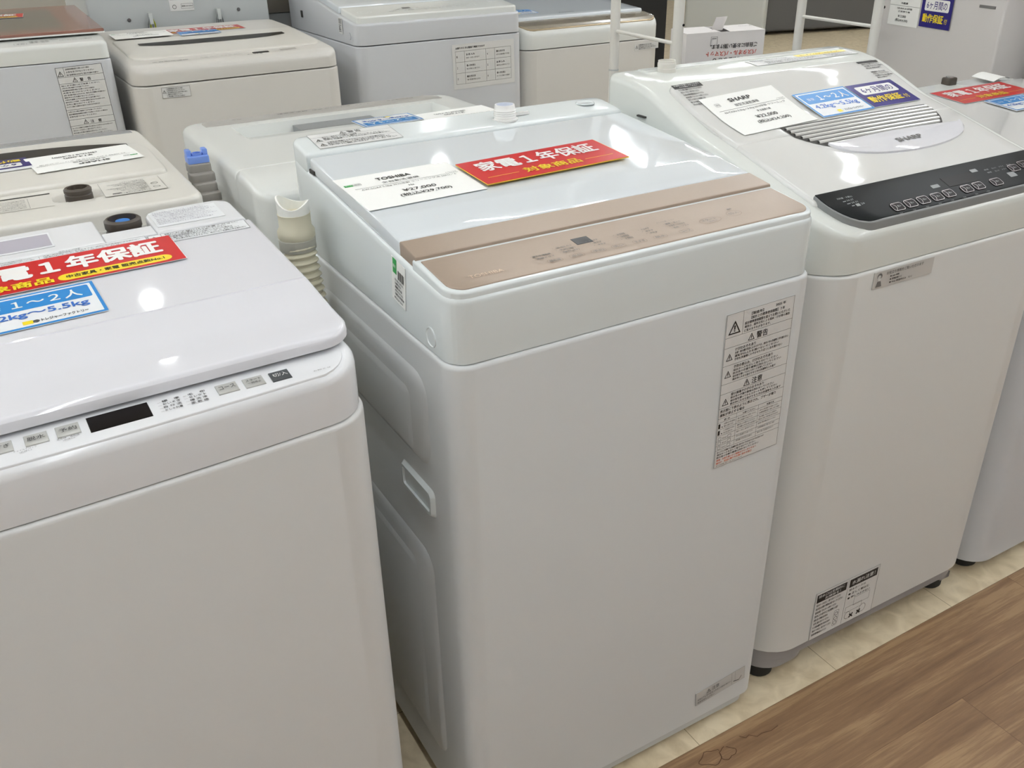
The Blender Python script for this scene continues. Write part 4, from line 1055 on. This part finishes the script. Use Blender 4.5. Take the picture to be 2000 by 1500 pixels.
mb = MB(); box(mb, 0.189, 0.384, 0.785, 0.347, 0.4360, 0.812, 'mgrey'); mb.build('trough_divider', rd)
c = label('capacity_sign', None, 117, 66, capacity_items('２〜３人', '4.2kg〜6.0kg', 117, 66), on_top(0.392, 0.355, topD, 183, 0.001), 'lam', th=0.0016, world=mD)
tag(c, 'upside down blue and white capacity sign on the machine behind the centre one', 'sign')
c = label('price_card', None, 156, 100, price_items('HAIER', '全自動洗濯機', 'JW-U55 5.5kg 2023年製 クリーニング済', '¥17,000', '(税込¥18,700)', ''), on_top(0.548, 0.345, topD, 183, 0.0010), 'paper', world=mD)
tag(c, 'upside down white price card beside the blue sign on the machine behind the centre one', 'price card')

# ------------------------------------------------------------------ drain hoses standing between machines
def corrugated(mb, path, r, pitch, m_, depth=0.10, n=16):
    P = [Vector(p) for p in path]
    seg = [0]
    for i in range(1, len(P)): seg.append(seg[-1] + (P[i] - P[i - 1]).length)
    tot = seg[-1]; k_ = int(tot / pitch * 6)
    pts = []; rad = []
    for i in range(k_ + 1):
        d = tot * i / k_
        j = max(q for q in range(len(seg)) if seg[q] <= d + 1e-9); j = min(j, len(P) - 2)
        t = (d - seg[j]) / (seg[j + 1] - seg[j])
        pts.append(P[j].lerp(P[j + 1], t)); rad.append(r * (1 + depth * math.sin(2 * math.pi * d / pitch)))
    tube(mb, pts, rad, m_, n)
h1 = empty('drain_hose', (0.315, 1.105, 0), 0, 'cream corrugated drain hose with white spout standing against the centre machine', 'hose')
mb = MB(); corrugated(mb, [(0.006, -0.02, 0.02), (0.006, -0.02, 0.55), (0.003, -0.012, 0.72), (0, -0.002, 0.792)], 0.0205, 0.0095, 'hose'); mb.build('corrugated_tube', h1)
mb = MB(); lathe(mb, [(0.0225, 0.788), (0.0235, 0.790), (0.0235, 0.803), (0.0225, 0.804)], 0, 0, 0, 'hoseb', 28); mb.build('hose_band', h1)
mb = MB(); lathe(mb, [(0.0220, 0.803), (0.0238, 0.806), (0.0238, 0.814), (0.0205, 0.819), (0.0205, 0.834), (0.0210, 0.836)], 0, 0, 0, 'hose', 28); mb.build('hose_collar', h1)
mb = MB(); n_ = 32; V = []; F = []
for lay, r_ in ((0, 0.0200), (1, 0.0178)):
    for k in range(n_):
        a = 2 * math.pi * k / n_
        zt = 0.850 + 0.005 * math.cos(2 * (a - 2.6)) + 0.003 * math.cos(a - 2.4)
        V.append((r_ * math.cos(a), r_ * math.sin(a), 0.835)); V.append((r_ * 1.03 * math.cos(a), r_ * 1.03 * math.sin(a), zt))
for k in range(n_):
    k2 = (k + 1) % n_
    F.append((2 * k, 2 * k2, 2 * k2 + 1, 2 * k + 1))
    o_ = 2 * n_
    F.append((o_ + 2 * k2, o_ + 2 * k, o_ + 2 * k + 1, o_ + 2 * k2 + 1))
    F.append((2 * k + 1, 2 * k2 + 1, o_ + 2 * k2 + 1, o_ + 2 * k + 1))
mb.add(V, F, 'hosew'); mb.build('spout', h1, 50)

h2 = empty('drain_hose', (0.284, 1.50, 0), 0, 'grey drain hose with a blue clip on its top, between the two second row machines', 'hose')
mb = MB(); corrugated(mb, [(0.0, -0.085, 0.02), (0.0, -0.085, 0.60), (0.0, -0.075, 0.70), (0.0, -0.05, 0.755)], 0.017, 0.012, 'hoseg', 0.12); mb.build('corrugated_tube', h2)
mb = MB()
for i in range(6):
    y0 = -0.011 * i - 0.002; z0 = 0.822 - 0.013 * i
    g = 0.0015 * (i % 2)
    hslab(mb, -0.0175 - g, y0 - 0.016, 0.0175 + g, y0 + 0.016, z0, z0 - 0.0135, 'hoseg', r=0.006, bev=0.003, ny=2, nx=2)
mb.build('hose_elbow', h2)
mb = MB()
hslab(mb, -0.0165, -0.015, 0.0165, 0.013, 0.8335, 0.8225, 'blueclip', r=0.003, bev=0.002, ny=2, nx=2)
for sx in (-1, 1): hslab(mb, sx * 0.0125 - 0.004, -0.008, sx * 0.0125 + 0.004, 0.008, 0.8425, 0.833, 'blueclip', r=0.002, bev=0.0015, ny=2, nx=2)
lathe(mb, [(0.0085, 0), (0.0085, 0.0035), (0.0060, 0.0035), (0.0060, 0.0005), (0.001, 0.0005)], 0, -0.003, 0.8335, 'blueclip', 20)
mb.build('clip', h2)

# ================================================================== third row, fronts towards the camera
# (a) rose brown glass lid, top left
Co = (-0.235, 2.530, 0); CW, CD = 0.555, 0.62
rc = empty('washing_machine', Co, 0, 'white washing machine with rose brown glass lid at the top left', 'washing machine')
mC = MW(Co, 0)
mb = MB(); hslab(mb, 0, 0, CW, CD, 0.855, 0.04, 'white3', r=0.02, bev=0.004); mb.build('body', rc)
feet(rc, CW, CD, 0.022, 0.04)
ctC = lambda x, y: 0.896 + 0.10 * min(y, 0.1)
mb = MB(); hslab(mb, 0.001, 0.0005, CW - 0.001, CD, ctC, 0.857, 'white2', r=0.02, bev=0.010); mb.build('top_frame', rc)
lidC = lambda x, y: 0.918 + 0.03 * (y - 0.07)
mb = MB(); hslab(mb, 0.004, 0.070, CW + 0.006, 0.60, lidC, 0.9115, 'lidbrown', r=0.006, bev=0.002, facemat=lambda x, y: 'lidolive' if (0.03 < x < CW - 0.075 and 0.135 < y < 0.53) else None, xs=(0.03, CW - 0.075), ys=(0.135, 0.53)); lc = mb.build('lid', rc)
mb = MB(); hslab(mb, 0.003, 0.069, CW + 0.007, 0.601, 0.9115, 0.908, 'white2', r=0.006, bev=0.001); mb.build('lid_edge', lc)
PC = [('Rf', 350, 12, 378, 30, 4, 0.8, 'inkg'), ('t', '予約', 355, 17, 18, 7, 'ink'), ('Rf', 452, 22, 476, 38, 3, 0.6, 'inkg'), ('t', 'コース', 455, 26, 18, 6, 'inkg'), ('Rf', 480, 22, 502, 38, 3, 0.6, 'inkg'), ('t', 'スタート', 482, 26, 18, 6, 'inkg'), ('Rf', 505, 22, 524, 38, 3, 0.6, 'inkg'), ('t', '切/入', 508, 26, 13, 7, 'ink')]
for q in range(3): PC += [('t', '標準', 384, 36 - q * 8, 20, 5, 'inkg'), ('t', '毛布', 410, 36 - q * 8, 18, 5, 'inkg')]
PC += [('t', '自動お掃除', 432, 44, 18, 4, 'ink')]
label('panel_printing', rc, 540, 60, PC, on_top(0.0, 0.012, ctC, 0, 0.0003), sheet=False)
def long_warning(w_, h_):
    it = [('f', 0, 0, w_, h_, 0.8, 'ink'), ('r', 0, h_ * 0.86, w_, h_ * 0.86 + 0.6, 'ink'), ('tri', 2, h_ * 0.875, 14, 'ink'), ('r', 18, h_ * 0.86, 18.6, h_, 'ink')]
    it += lines(22, h_ * 0.955, w_ - 26, 3, h_ * 0.04, h_ * 0.024, 'ink', 8, 0.4)
    it += [('tri', w_ * 0.3, h_ * 0.785, 12, 'ink'), ('t', '警　告', w_ * 0.46, h_ * 0.785, 26, 8, 'ink', 0.01), ('r', 0, h_ * 0.77, w_, h_ * 0.77 + 0.6, 'ink')]
    it += lines(4, h_ * 0.735, w_ - 10, 10, h_ * 0.033, h_ * 0.02, 'ink', 2, 0.4)
    it += [('r', 0, h_ * 0.40, w_, h_ * 0.40 + 0.6, 'ink')] + lines(4, h_ * 0.365, w_ - 8, 3, h_ * 0.035, h_ * 0.02, 'ink', 5, 0.4)
    it += [('r', 0, h_ * 0.26, w_, h_ * 0.26 + 0.6, 'ink'), ('tri', w_ * 0.3, h_ * 0.185, 12, 'ink'), ('t', '注　意', w_ * 0.46, h_ * 0.185, 26, 8, 'ink', 0.01), ('r', 0, h_ * 0.17, w_, h_ * 0.17 + 0.6, 'ink')]
    it += lines(4, h_ * 0.13, w_ - 8, 4, h_ * 0.035, h_ * 0.02, 'ink', 1, 0.4)
    return it
label('warning_sticker', rc, 106, 168, long_warning(106, 168), on_front(0.427, 0.676, 0, 1.5), 'film')
c = label('warranty_sign', None, 221, 76, warranty_items(1), on_top(0.185, 0.405, lidC, -6, 0.001), 'lam', th=0.0006, world=mC)
tag(c, 'red warranty sign on the rose brown glass lid at the top left', 'sign')
c = label('capacity_sign', None, 117, 76, capacity_items(w_=117, h_=76), on_top(0.208, 0.300, lidC, -6, 0.001), 'lam', th=0.0006, world=mC)
tag(c, 'blue and white capacity sign on the rose brown glass lid at the top left', 'sign')

# (b) beige machine with window slot
Eo = (0.349, 2.462, 0); EW, ED = 0.545, 0.56
re_ = empty('washing_machine', Eo, 1.6, 'beige washing machine with a narrow dark lid window, carrying red and blue signs', 'washing machine')
mE = MW(Eo, 1.6)
mb = MB(); hslab(mb, 0, 0, EW, ED, 0.789, 0.04, 'beige', r=0.04, bev=0.004); mb.build('body', re_)
feet(re_, EW, ED, 0.022, 0.04)
topE = lambda x, y: lerp(y, [0, 0.03, 0.12, 0.36, 0.56], [0.828, 0.838, 0.846, 0.862, 0.868])
mb = MB(); hslab(mb, 0.001, 0.001, EW - 0.001, ED, topE, 0.792, 'beige', r=0.042, bev=0.014, ny=20); mb.build('top_frame', re_)
mb = MB(); hslab(mb, 0.022, 0.075, EW - 0.022, 0.33, lambda x, y: topE(x, y) + 0.004, 0.82, 'cream', r=(0.03, 0.01), bev=0.004); le = mb.build('lid', re_)
mb = MB(); n_ = 20; V = []; F = []
for i in range(n_ + 1):
    x = 0.075 + 0.40 * i / n_; t = (i / n_ - 0.5) * 2
    y0 = 0.205 + 0.03 * abs(t) ** 4
    for j in range(2):
        y = y0 if j == 0 else 0.262
        V.append((x, y, topE(x, y) + 0.0048))
for i in range(n_): F.append((2 * i, 2 * i + 2, 2 * i + 3, 2 * i + 1))
mb.add(V, F, 'dark'); o = mb.build('lid_window', le); o['label'] = 'dark glossy window strip'
mb = MB(); hslab(mb, 0.318, 0.038, 0.362, 0.052, lambda x, y: topE(x, y) + 0.001, 0.81, 'disp', r=0.004, bev=0.0004, ny=2, nx=3); mb.build('display', re_)
label('panel_printing', re_, 540, 70, [('t', '全自動洗濯機', 60, 28, 90, 5, 'inkg'), ('t', '水量 洗い すすぎ 脱水', 180, 32, 110, 6, 'greige'), ('t', 'おしゃれ着', 300, 18, 40, 5, 'inkg'), ('r', 395, 34, 440, 52, 'greige', 1)], on_top(0, 0.01, topE, 0, 0.0004), sheet=False)
label('warning_sticker', re_, 70, 26, [('f', 0, 0, 70, 26, 0.6, 'inkg'), ('tri', 1.5, 12, 9, 'ink'), ('r', 12, 0, 12.4, 26, 'inkg')] + lines(14, 20.5, 52, 5, 4.6, 3.4, 'ink', 8, 0.35), on_front(0.062, 0.7585, 0, -1), 'film')
c = label('warranty_sign', None, 221, 70, warranty_items(1), on_top(0.188, 0.385, topE, 0, 0.001), 'lam', th=0.0006, world=mE)
tag(c, 'red warranty sign at the back of the beige washing machine', 'sign')
c = label('capacity_sign', None, 112, 60, capacity_items(w_=112, h_=60), on_top(0.205, 0.315, topE, 0, 0.006), 'lam', th=0.0006, world=mE)
tag(c, 'blue and white capacity sign in front of the red sign on the beige machine', 'sign')
c = label('price_card', None, 156, 96, price_items('PANASONIC', '全自動洗濯機', 'NA-F60B 6.0kg 2020年製 クリーニング済', '¥19,000', '(税込¥20,900)', ''), on_top(0.035, 0.34, topE, 0, 0.0055), 'paper', world=mE)
tag(c, 'white price card at the back left of the beige washing machine', 'price card')

# (c) large white machine
Fo = (0.982, 2.577, 0); FW, FD = 0.548, 0.62
rf_ = empty('washing_machine', Fo, 0, 'tall pale grey washing machine with a sheet of small boxes on its front', 'washing machine')
mF = MW(Fo, 0)
mb = MB(); hslab(mb, 0, 0, FW, FD, 0.819, 0.04, 'white3', r=0.030, bev=0.004); mb.build('body', rf_)
feet(rf_, FW, FD, 0.022, 0.04)
topF = lambda x, y: lerp(y, [0, 0.1, 0.40, 0.62], [0.878, 0.890, 0.935, 0.952])
mb = MB()
hslab(mb, 0.001, 0.001, FW - 0.001, FD, topF, 0.822, 'white3', r=0.030, bev=0.006, ny=14)
hslab(mb, 0.012, 0.012, FW - 0.012, 0.14, lambda x, y: topF(x, y) + 0.018, 0.86, 'white2', r=(0.012, 0.002), bev=0.005)
mb.build('top_frame', rf_)
lidF = lambda x, y: topF(x, y) + 0.019
mb = MB(); hslab(mb, 0.008, 0.145, FW - 0.008, 0.50, lidF, lambda x, y: topF(x, y) + 0.001, 'lid_a', r=(0.002, 0.006), bev=0.005); mb.build('lid', rf_)
mb = MB(); hslab(mb, 0.006, 0.505, FW - 0.006, 0.615, lambda x, y: topF(x, y) + 0.019, 0.93, 'white2', r=(0.002, 0.02), bev=0.005); mb.build('rear_panel', rf_)
pF = lambda x, y: topF(x, y) + 0.0182
PF = [('er', 55, 50, 22, 16, 1.2, 'lgrey'), ('er', 55, 50, 12, 9, 1.2, 'lgrey'), ('R', 182, 62, 208, 76, 1, 'inkg', 2), ('t', '切/入', 470, 60, 30, 10, 'lgrey')]
for q in range(6): PF += [('t', ('水位', '予約', '洗い', 'すすぎ', '脱水', 'コース')[q], 125 + q * 52, 34, 34, 11, 'lgrey', 0.01), ('t', '標準', 150 + q * 50, 54, 24, 7, 'lgrey', 0.0), ('t', '・12分', 230 + q * 36, 70, 22, 6, 'lgrey', 0.0)]
label('panel_printing', rf_, 540, 120, PF, on_top(0, 0.014, pF, 0, 0.0003), sheet=False)
qs = [('t', 'お困りのときは動画で確認できます', 12, 116, 100, 6, 'ink', 0.02), ('f', 10, 14, 204, 110, 0.7, 'inkg')]
for r_ in range(3):
    y0 = 14 + 32 * r_
    if r_: qs.append(('r', 10, y0, 204, y0 + 0.7, 'inkg'))
    for c_ in range(2):
        x0 = 10 + 105 * c_
        if c_: qs.append(('r', x0, 14, x0 + 0.7, 110, 'inkg'))
        qs.append(('r', x0 + 31, 14, x0 + 31.7, 110, 'inkg'))
        qs += [('t', str((2 - r_) + 1 + 3 * c_), x0 + 4, y0 + 13, 3, 6, 'inkg'), ('t', ('据え付け方', '使い方を見る', 'お手入れ')[(r_ + c_) % 3], x0 + 37, y0 + 18, 30, 6, 'ink', 0.02), ('t', JP[(r_ * 2 + c_) % 6][:14], x0 + 37, y0 + 9, 46, 4.6, 'inkg')]
label('information_sheet', rf_, 216, 130, qs, on_front(0.300, 0.672, 0, 0.5), 'film')
mb = MB(); Tside = lambda x, y, z: (-z, x, y)
lathe(mb, [(0.010, -0.001), (0.010, 0.001), (0.001, 0.001)], 0.055, 0.845, 0, 'white3', 20, T=Tside); mb.build('side_plug', rf_)
label('inventory_tag', rf_, 30, 44, [('r', 4 + i * 2.4, 28, 5.2 + i * 2.4, 42, 'inkg') for i in range(9)] + lines(4, 22, 22, 4, 5.5, 4, 'ink', 2, 0.4), on_left(0.135, 0.845, 0, 0.0004, 0), 'film')
mb = MB(); box(mb, -0.0015, 0.46, 0.862, 0.001, 0.475, 0.882, 'seam'); mb.build('side_slot', rf_)

# (d) washing machine with bronze panel
Go = (1.548, 2.598, 0); GW, GD = 0.548, 0.58
rg = empty('washing_machine', Go, 0, 'white washing machine with bronze grey control panel behind the white rack post', 'washing machine')
mG = MW(Go, 0)
mb = MB(); hslab(mb, 0, 0, GW, GD, 0.757, 0.04, 'beige', r=0.045, bev=0.004); mb.build('body', rg)
feet(rg, GW, GD, 0.022, 0.04)
topG = lambda x, y: lerp(y, [0, 0.03, 0.10, 0.40, 0.58], [0.815, 0.827, 0.838, 0.862, 0.87])
mb = MB(); hslab(mb, 0.001, 0.001, GW - 0.001, GD, topG, 0.760, 'white2', r=0.045, bev=0.022, ny=20); mb.build('top_frame', rg)
mb = MB(); hslab(mb, 0.010, 0.010, GW - 0.010, 0.094, lambda x, y: topG(x, y) - 0.0008, 0.80, 'goldrim', r=(0.035, 0.01), bev=0.001)
hslab(mb, 0.012, 0.0135, GW - 0.012, 0.092, lambda x, y: topG(x, y) + 0.0005, 0.80, 'bronze', r=(0.032, 0.008), bev=0.001)
cpg = mb.build('control_panel', rg)
put = MB(); put_items(put, [('t', ('水量', '洗い', 'すすぎ', '脱水', '予約')[q], 50 + q * 52, 35 + (q % 2) * 6, 22, 6, 'ink') for q in range(5)] + [('er', 380, 40, 26, 14, 2, 'goldrim'), ('er', 455, 44, 18, 10, 2, 'goldrim')], on_top(0, 0.012, lambda x, y: topG(x, y) + 0.0006), 0.0001); put.build('panel_printing', cpg)
lidG = lambda x, y: topG(x, y) + 0.008
mb = MB(); hslab(mb, 0.012, 0.096, GW - 0.014, 0.43, lidG, lambda x, y: topG(x, y) - 0.002, 'lid_a', r=(0.004, 0.02), bev=0.006); lg = mb.build('lid', rg)
put = MB(); put_items(put, [('t', 'Panasonic', 0, 0, 58, 8, 'ink', 0.02)], on_top(0.215, 0.128, lidG, 0), 0.0001); put.build('brand_lettering', lg)
label('warning_sticker', rg, 100, 20, [('tri', 2, 6, 11, 'inkg')] + lines(16, 15, 80, 4, 4.4, 3.4, 'ink', 8, 0.4), on_front(0.436, 0.724, 0, 1.0), 'film')
c = label('capacity_sign', None, 117, 70, capacity_items(w_=117, h_=70), on_top(0.03, 0.150, lidG, 0, 0.001), 'lam', th=0.0006, world=mG)
tag(c, 'blue and white capacity sign on the lid of the bronze panelled washing machine', 'sign')

# ================================================================== appliances seen from behind, fourth row
Ho = (0.352, 3.085, 0)
rh = empty('washing_machine', Ho, 0, 'grey sheet metal appliance back with screws and wires', 'washing machine')
mb = MB(); hslab(mb, 0, 0, 0.535, 0.55, 1.02, 0.03, 'panelback', r=0.004, bev=0.003); mb.build('body', rh)
feet(rh, 0.535, 0.55, 0.02, 0.03)
Tback = lambda x, y, z: (x, -z, y)
for x, z in ((0.110, 0.886), (0.440, 0.895)):
    s_ = MB(); lathe(s_, [(0.0055, 0), (0.0055, 0.001), (0.004, 0.003), (0.001, 0.0035)], x, z, 0.0005, 'dgrey', 14, T=Tback); s_.build('screw', rh)
label('rating_sticker', rh, 72, 60, [('er', 14, 12, 6, 6, 1.2, 'ink'), ('f', 34, 6, 70, 20, 0.8, 'inkg'), ('f', 42, 34, 70, 58, 0.8, 'inkg'), ('t', '電動機 100V 50/60Hz', 36, 11, 32, 4, 'ink')] + lines(4, 52, 34, 4, 7, 4.2, 'ink', 5, 0.5), on_front(0.233, 0.902, 0, 0), 'film')
for x, wm in ((0.170, 'wirey'), (0.374, 'mgrey')):
    wz = MB()
    for q in range(4):
        dx = -0.010 + q * 0.0065
        tube(wz, [(x + dx * 1.2, -0.008, 0.845), (x + dx, -0.014, 0.872), (x + dx * 0.3, -0.016, 0.893), (x + dx * 0.2, -0.006, 0.900)], 0.0022, wm if q % 2 else 'mgrey', 8)
    wo = wz.build('earth_wire', rh)
    cl = MB(); box(cl, x - 0.005, -0.022, 0.872, x + 0.005, -0.001, 0.903, 'clip'); cl.build('wire_clip', wo)
Io = (0.905, 3.26, 0)
ri = empty('washing_machine', Io, 0, 'dull olive grey back of an appliance beside the tall pale grey washing machine', 'washing machine')
mb = MB(); hslab(mb, 0, 0, 0.53, 0.5, 1.0, 0.86, 'lidolive', r=0.01, bev=0.003); mb.build('top_frame', ri)
mb = MB(); hslab(mb, 0.004, 0.004, 0.526, 0.496, 0.858, 0.03, 'mgrey', r=0.01, bev=0.003); mb.build('body', ri)
feet(ri, 0.53, 0.5, 0.02, 0.03)

# black cabinet beyond the third row
mb = MB(); hslab(mb, 2.05, 3.60, 2.93, 4.1, 1.9, 0.0, 'black', r=0.005, bev=0.003)
o = mb.build('cabinet', None, 35, (2.05, 3.60, 0)); tag(o, 'matt black cabinet in the background behind the white rack post', 'cabinet')

# ================================================================== white rack, carton and fridges on the right
rk = empty('wire_rack', (1.462, 2.0, 0), -6, 'white metal rack with upright posts and thin side rails, behind the arched lid machine', 'rack')
def post(x, y):
    p = MB(); lathe(p, [(0.0125, 0.0), (0.0125, 1.75)], x, y, 0, 'rack', 20)
    o = p.build('post', rk)
    q = MB(); lathe(q, [(0.0132, 0.79), (0.0132, 0.786)], x, y, 0, 'lgrey', 20); q.build('post_joint', o)
    return o
RDp = 0.285; RWd = 0.594
pA = post(0, 0); pB_ = post(0, -RDp); pC_ = post(RWd, 0); pD_ = post(RWd, -RDp)
for x in (0, RWd):
    for z in (0.883, 0.60, 1.25, 0.3):
        t_ = MB(); tube(t_, [(x, -0.005, z), (x, -RDp + 0.005, z)], 0.0045, 'rack', 10); t_.build('side_rail', rk)
for x, y, z in ((0.006, -RDp - 0.012, 0.9245),):
    t_ = MB(); Th = lambda a, b, c_: (x + a, y - c_ + 0.0, z + b)
    lathe(t_, [(0.0030, 0), (0.0030, 0.0008)], 0, 0, 0, 'black', 14, T=Th); t_.build('bolt_hole', pB_)
t_ = MB(); tube(t_, [(0.010, -0.012, 0.742), (0.30, -0.16, 0.742)], 0.0065, 'rack', 14); t_.build('cross_rail', rk)
t_ = MB(); tube(t_, [(0.008, -0.011, 0.742), (0.0125, -0.0133, 0.742)], 0.0085, 'black', 14); t_.build('rail_bush', rk)
t_ = MB(); hslab(t_, -0.01, -RDp - 0.01, RWd + 0.01, 0.01, 0.770, 0.758, 'mgrey', r=0.006, bev=0.002); t_.build('shelf', rk)
# carton on the rack shelf
Ko = (1.530, 1.80, 0.771)
kb = empty('carton', Ko, -13, 'white open topped carton with upside down red and black writing on the rack', 'box')
KW, KD, KH = 0.215, 0.085, 0.118
mb = MB()
V = [(0, 0, 0), (KW, 0, 0), (KW, KD, 0), (0, KD, 0), (0.0, 0, KH), (KW, 0, KH), (KW, KD, KH + 0.002), (0, KD, KH + 0.004)]
t = 0.002
V += [(t, t, KH), (KW - t, t, KH), (KW - t, KD - t, KH), (t, KD - t, KH)]
mb.add(V, [(0, 3, 2, 1), (0, 1, 5, 4), (1, 2, 6, 5), (2, 3, 7, 6), (3, 0, 4, 7), (4, 5, 9, 8), (5, 6, 10, 9), (6, 7, 11, 10), (7, 4, 8, 11)], 'box')
mb.build('carton_wall', kb)
mb = MB(); V = [(0.001, 0.001, KH), (KW * 0.42, 0.001, KH + 0.001), (KW * 0.42, KD - 0.001, KH + 0.004), (0.001, KD - 0.001, KH + 0.003)]
mb.add(V + [(a, b, c_ - 0.001) for a, b, c_ in V], [(0, 1, 2, 3), (7, 6, 5, 4), (0, 4, 5, 1), (1, 5, 6, 2), (2, 6, 7, 3), (3, 7, 4, 0)], 'box'); mb.build('flap', kb)
mb = MB(); V = [(KW * 0.56, 0.001, KH - 0.001), (KW - 0.001, 0.001, KH), (KW - 0.001, KD, KH + 0.004), (KW * 0.62, KD, KH + 0.003)]
mb.add(V + [(a, b, c_ - 0.001) for a, b, c_ in V], [(0, 1, 2, 3), (7, 6, 5, 4), (0, 4, 5, 1), (1, 5, 6, 2), (2, 6, 7, 3), (3, 7, 4, 0)], 'box'); fl = mb.build('flap', kb)
put = MB(); put_items(put, [('t', 'Pump', 0, 0, 34, 13, 'inkg', 0.0)], on_top(KW * 0.95, 0.062, lambda x, y: KH + 0.003, 180, 0.0004), 0.0001); put.build('flap_lettering', fl)
mb = MB(); x_ = KW * 0.42; ft = [(x_, 0.03, KH), (x_ + 0.004, 0.032, KH + 0.012), (x_ + 0.010, 0.034, KH + 0.022), (x_ + 0.014, 0.036, KH + 0.030)]
V = []
for a, b, c_ in ft: V += [(a - 0.008, b, c_), (a + 0.026, b + 0.006, c_)]
V += [(a, b + 0.001, c_) for a, b, c_ in V]
F = [(2 * i, 2 * i + 1, 2 * i + 3, 2 * i + 2) for i in range(3)] + [(8 + 2 * i, 8 + 2 * i + 2, 8 + 2 * i + 3, 8 + 2 * i + 1) for i in range(3)]
mb.add(V, F, 'box'); mb.build('tab', kb)
put = MB()
put_items(put, [('t', 'ご自由にお使い頂けます。', 0, 36 - 0, 130, 11, 'ink', 0.02), ('t', 'バスタオル・バスマット', 0, 52, 140, 12, 'redtxt', 0.02), ('t', '毛布の洗濯なども', 0, 68, 120, 12, 'ink', 0.02)],
          (lambda s, t, h: (KW - 0.02 - s, -0.0006 - h, 0.126 - t)), 0.0001)
put_items(put, [('f', 66, 88, 84, 108, 0.8, 'inkg'), ('r', 69, 103, 81, 104.5, 'inkg')], on_front(0, 0, 0, 0), 0.0001)
put.build('lettering', kb)

# near white fridges with cards
fo = (2.015, 1.310, 0)
f1 = empty('refrigerator', fo, -12, 'white refrigerator side with a price card and a navy sign, behind the far right machine', 'refrigerator')
mf1 = MW(fo, -12)
mb = MB(); hslab(mb, 0, 0, 0.5, 0.42, 1.45, 0.03, 'fridgew', r=0.006, bev=0.003); mb.build('body', f1)
feet(f1, 0.5, 0.42, 0.02, 0.03)
mb = MB(); lathe(mb, [(0.0035, 0), (0.0035, 0.001), (0.001, 0.001)], 0.396, 0.921, 0, 'black', 14, T=Tside); mb.build('bolt_hole', f1)
mb = MB(); box(mb, -0.001, -0.003 + 0.03, 0.948, 0.001, 0.075, 0.954, 'inkg'); mb.build('maker_plate', f1)
c = label('price_card', None, 110, 96, [('r', 0, 46, 110, 46.6, 'ink'), ('t', '冷蔵庫', 40, 50, 26, 5, 'ink'), ('t', 'NR-B18 2018年製', 30, 38, 54, 4.6, 'ink'), ('t', '正面擦り傷', 34, 31, 44, 4, 'ink'), ('t', '¥13,000', 36, 18, 30, 7, 'ink', 0.01), ('t', '(税込¥14,300)', 28, 8, 46, 8, 'ink', 0.01)],
          on_left(0.374, 0.884, 0, 0.001, 0), 'paper', world=mf1)
tag(c, 'white price card reading 13,000 yen stuck on the side of the white refrigerator', 'price card')
c = label('repair_guarantee_sign', None, 104, 74, [(i[0],) + tuple(i[1:]) for i in months_items()], (lambda f: (lambda s, t, h: f(s * 0.93, t * 1.1, h)))(on_left(0.257, 0.890, 0, 0.001, 0)), 'navy', th=0.002, world=mf1)
tag(c, 'navy sign with yellow letters stuck on the side of the white refrigerator', 'sign')
go = (2.095, 1.275, 0)
f2 = empty('refrigerator', go, -12, 'pinkish white refrigerator at the right edge beside the one with the navy sign', 'refrigerator')
mf2 = MW(go, -12)
mb = MB(); hslab(mb, 0.0, -0.44, 0.45, 0.0, 1.4, 0.03, 'fridgew', r=0.006, bev=0.003); mb.build('body', f2)
for x in (0.05, 0.40):
    for y in (-0.39, -0.05):
        f = MB(); lathe(f, [(0.018, 0), (0.02, 0.004), (0.02, 0.03)], x, y, 0, 'rubber', 18); f.build('foot', f2)
c = label('price_card', None, 110, 96, [('r', 20, 90, 27, 96, 'green', 2), ('r', 28, 90, 35, 96, 'blue', 2), ('r', 10, 58, 110, 58.6, 'ink'), ('t', 'NR-B18 2018年製', 22, 50, 66, 4.6, 'ink'), ('t', '(税込¥14,300)', 40, 14, 60, 8, 'ink', 0.01)],
          on_left(-0.020, 0.838, 0, 0.001, 0), 'paper', world=mf2)
tag(c, 'white price card with green and blue squares on the refrigerator at the right edge', 'price card')

# far refrigerators
f3 = empty('refrigerator', (6.02, 6.09, 0), 132, 'light grey refrigerator standing far behind the white carton', 'refrigerator')
mb = MB(); hslab(mb, 0.0, -0.35, 0.68, 0.0, 1.9, 0.03, 'fridgel', r=0.03, bev=0.004); mb.build('body', f3)
for x in (0.06, 0.62):
    for y in (-0.29, -0.05):
        f = MB(); lathe(f, [(0.018, 0), (0.02, 0.004), (0.02, 0.03)], x, y, 0, 'rubber', 18); f.build('foot', f3)
f4 = empty('refrigerator', (6.70, 6.79, 0), -14, 'large dark grey refrigerator standing far back between the white rack posts', 'refrigerator')
mb = MB(); hslab(mb, 0.012, 0.0, 1.6, 0.68, 1.9, 0.03, 'dgrey', r=0.04, bev=0.004); mb.build('body', f4)
mb = MB(); hslab(mb, 0.0, -0.045, 1.61, -0.003, 1.9, 0.05, 'dgrey', r=(0.03, 0.0), bev=0.004); mb.build('door', f4)
for x in (0.08, 1.5):
    for y in (0.08, 0.6):
        f = MB(); lathe(f, [(0.022, 0), (0.025, 0.004), (0.025, 0.03)], x, y, 0, 'rubber', 18); f.build('foot', f4)
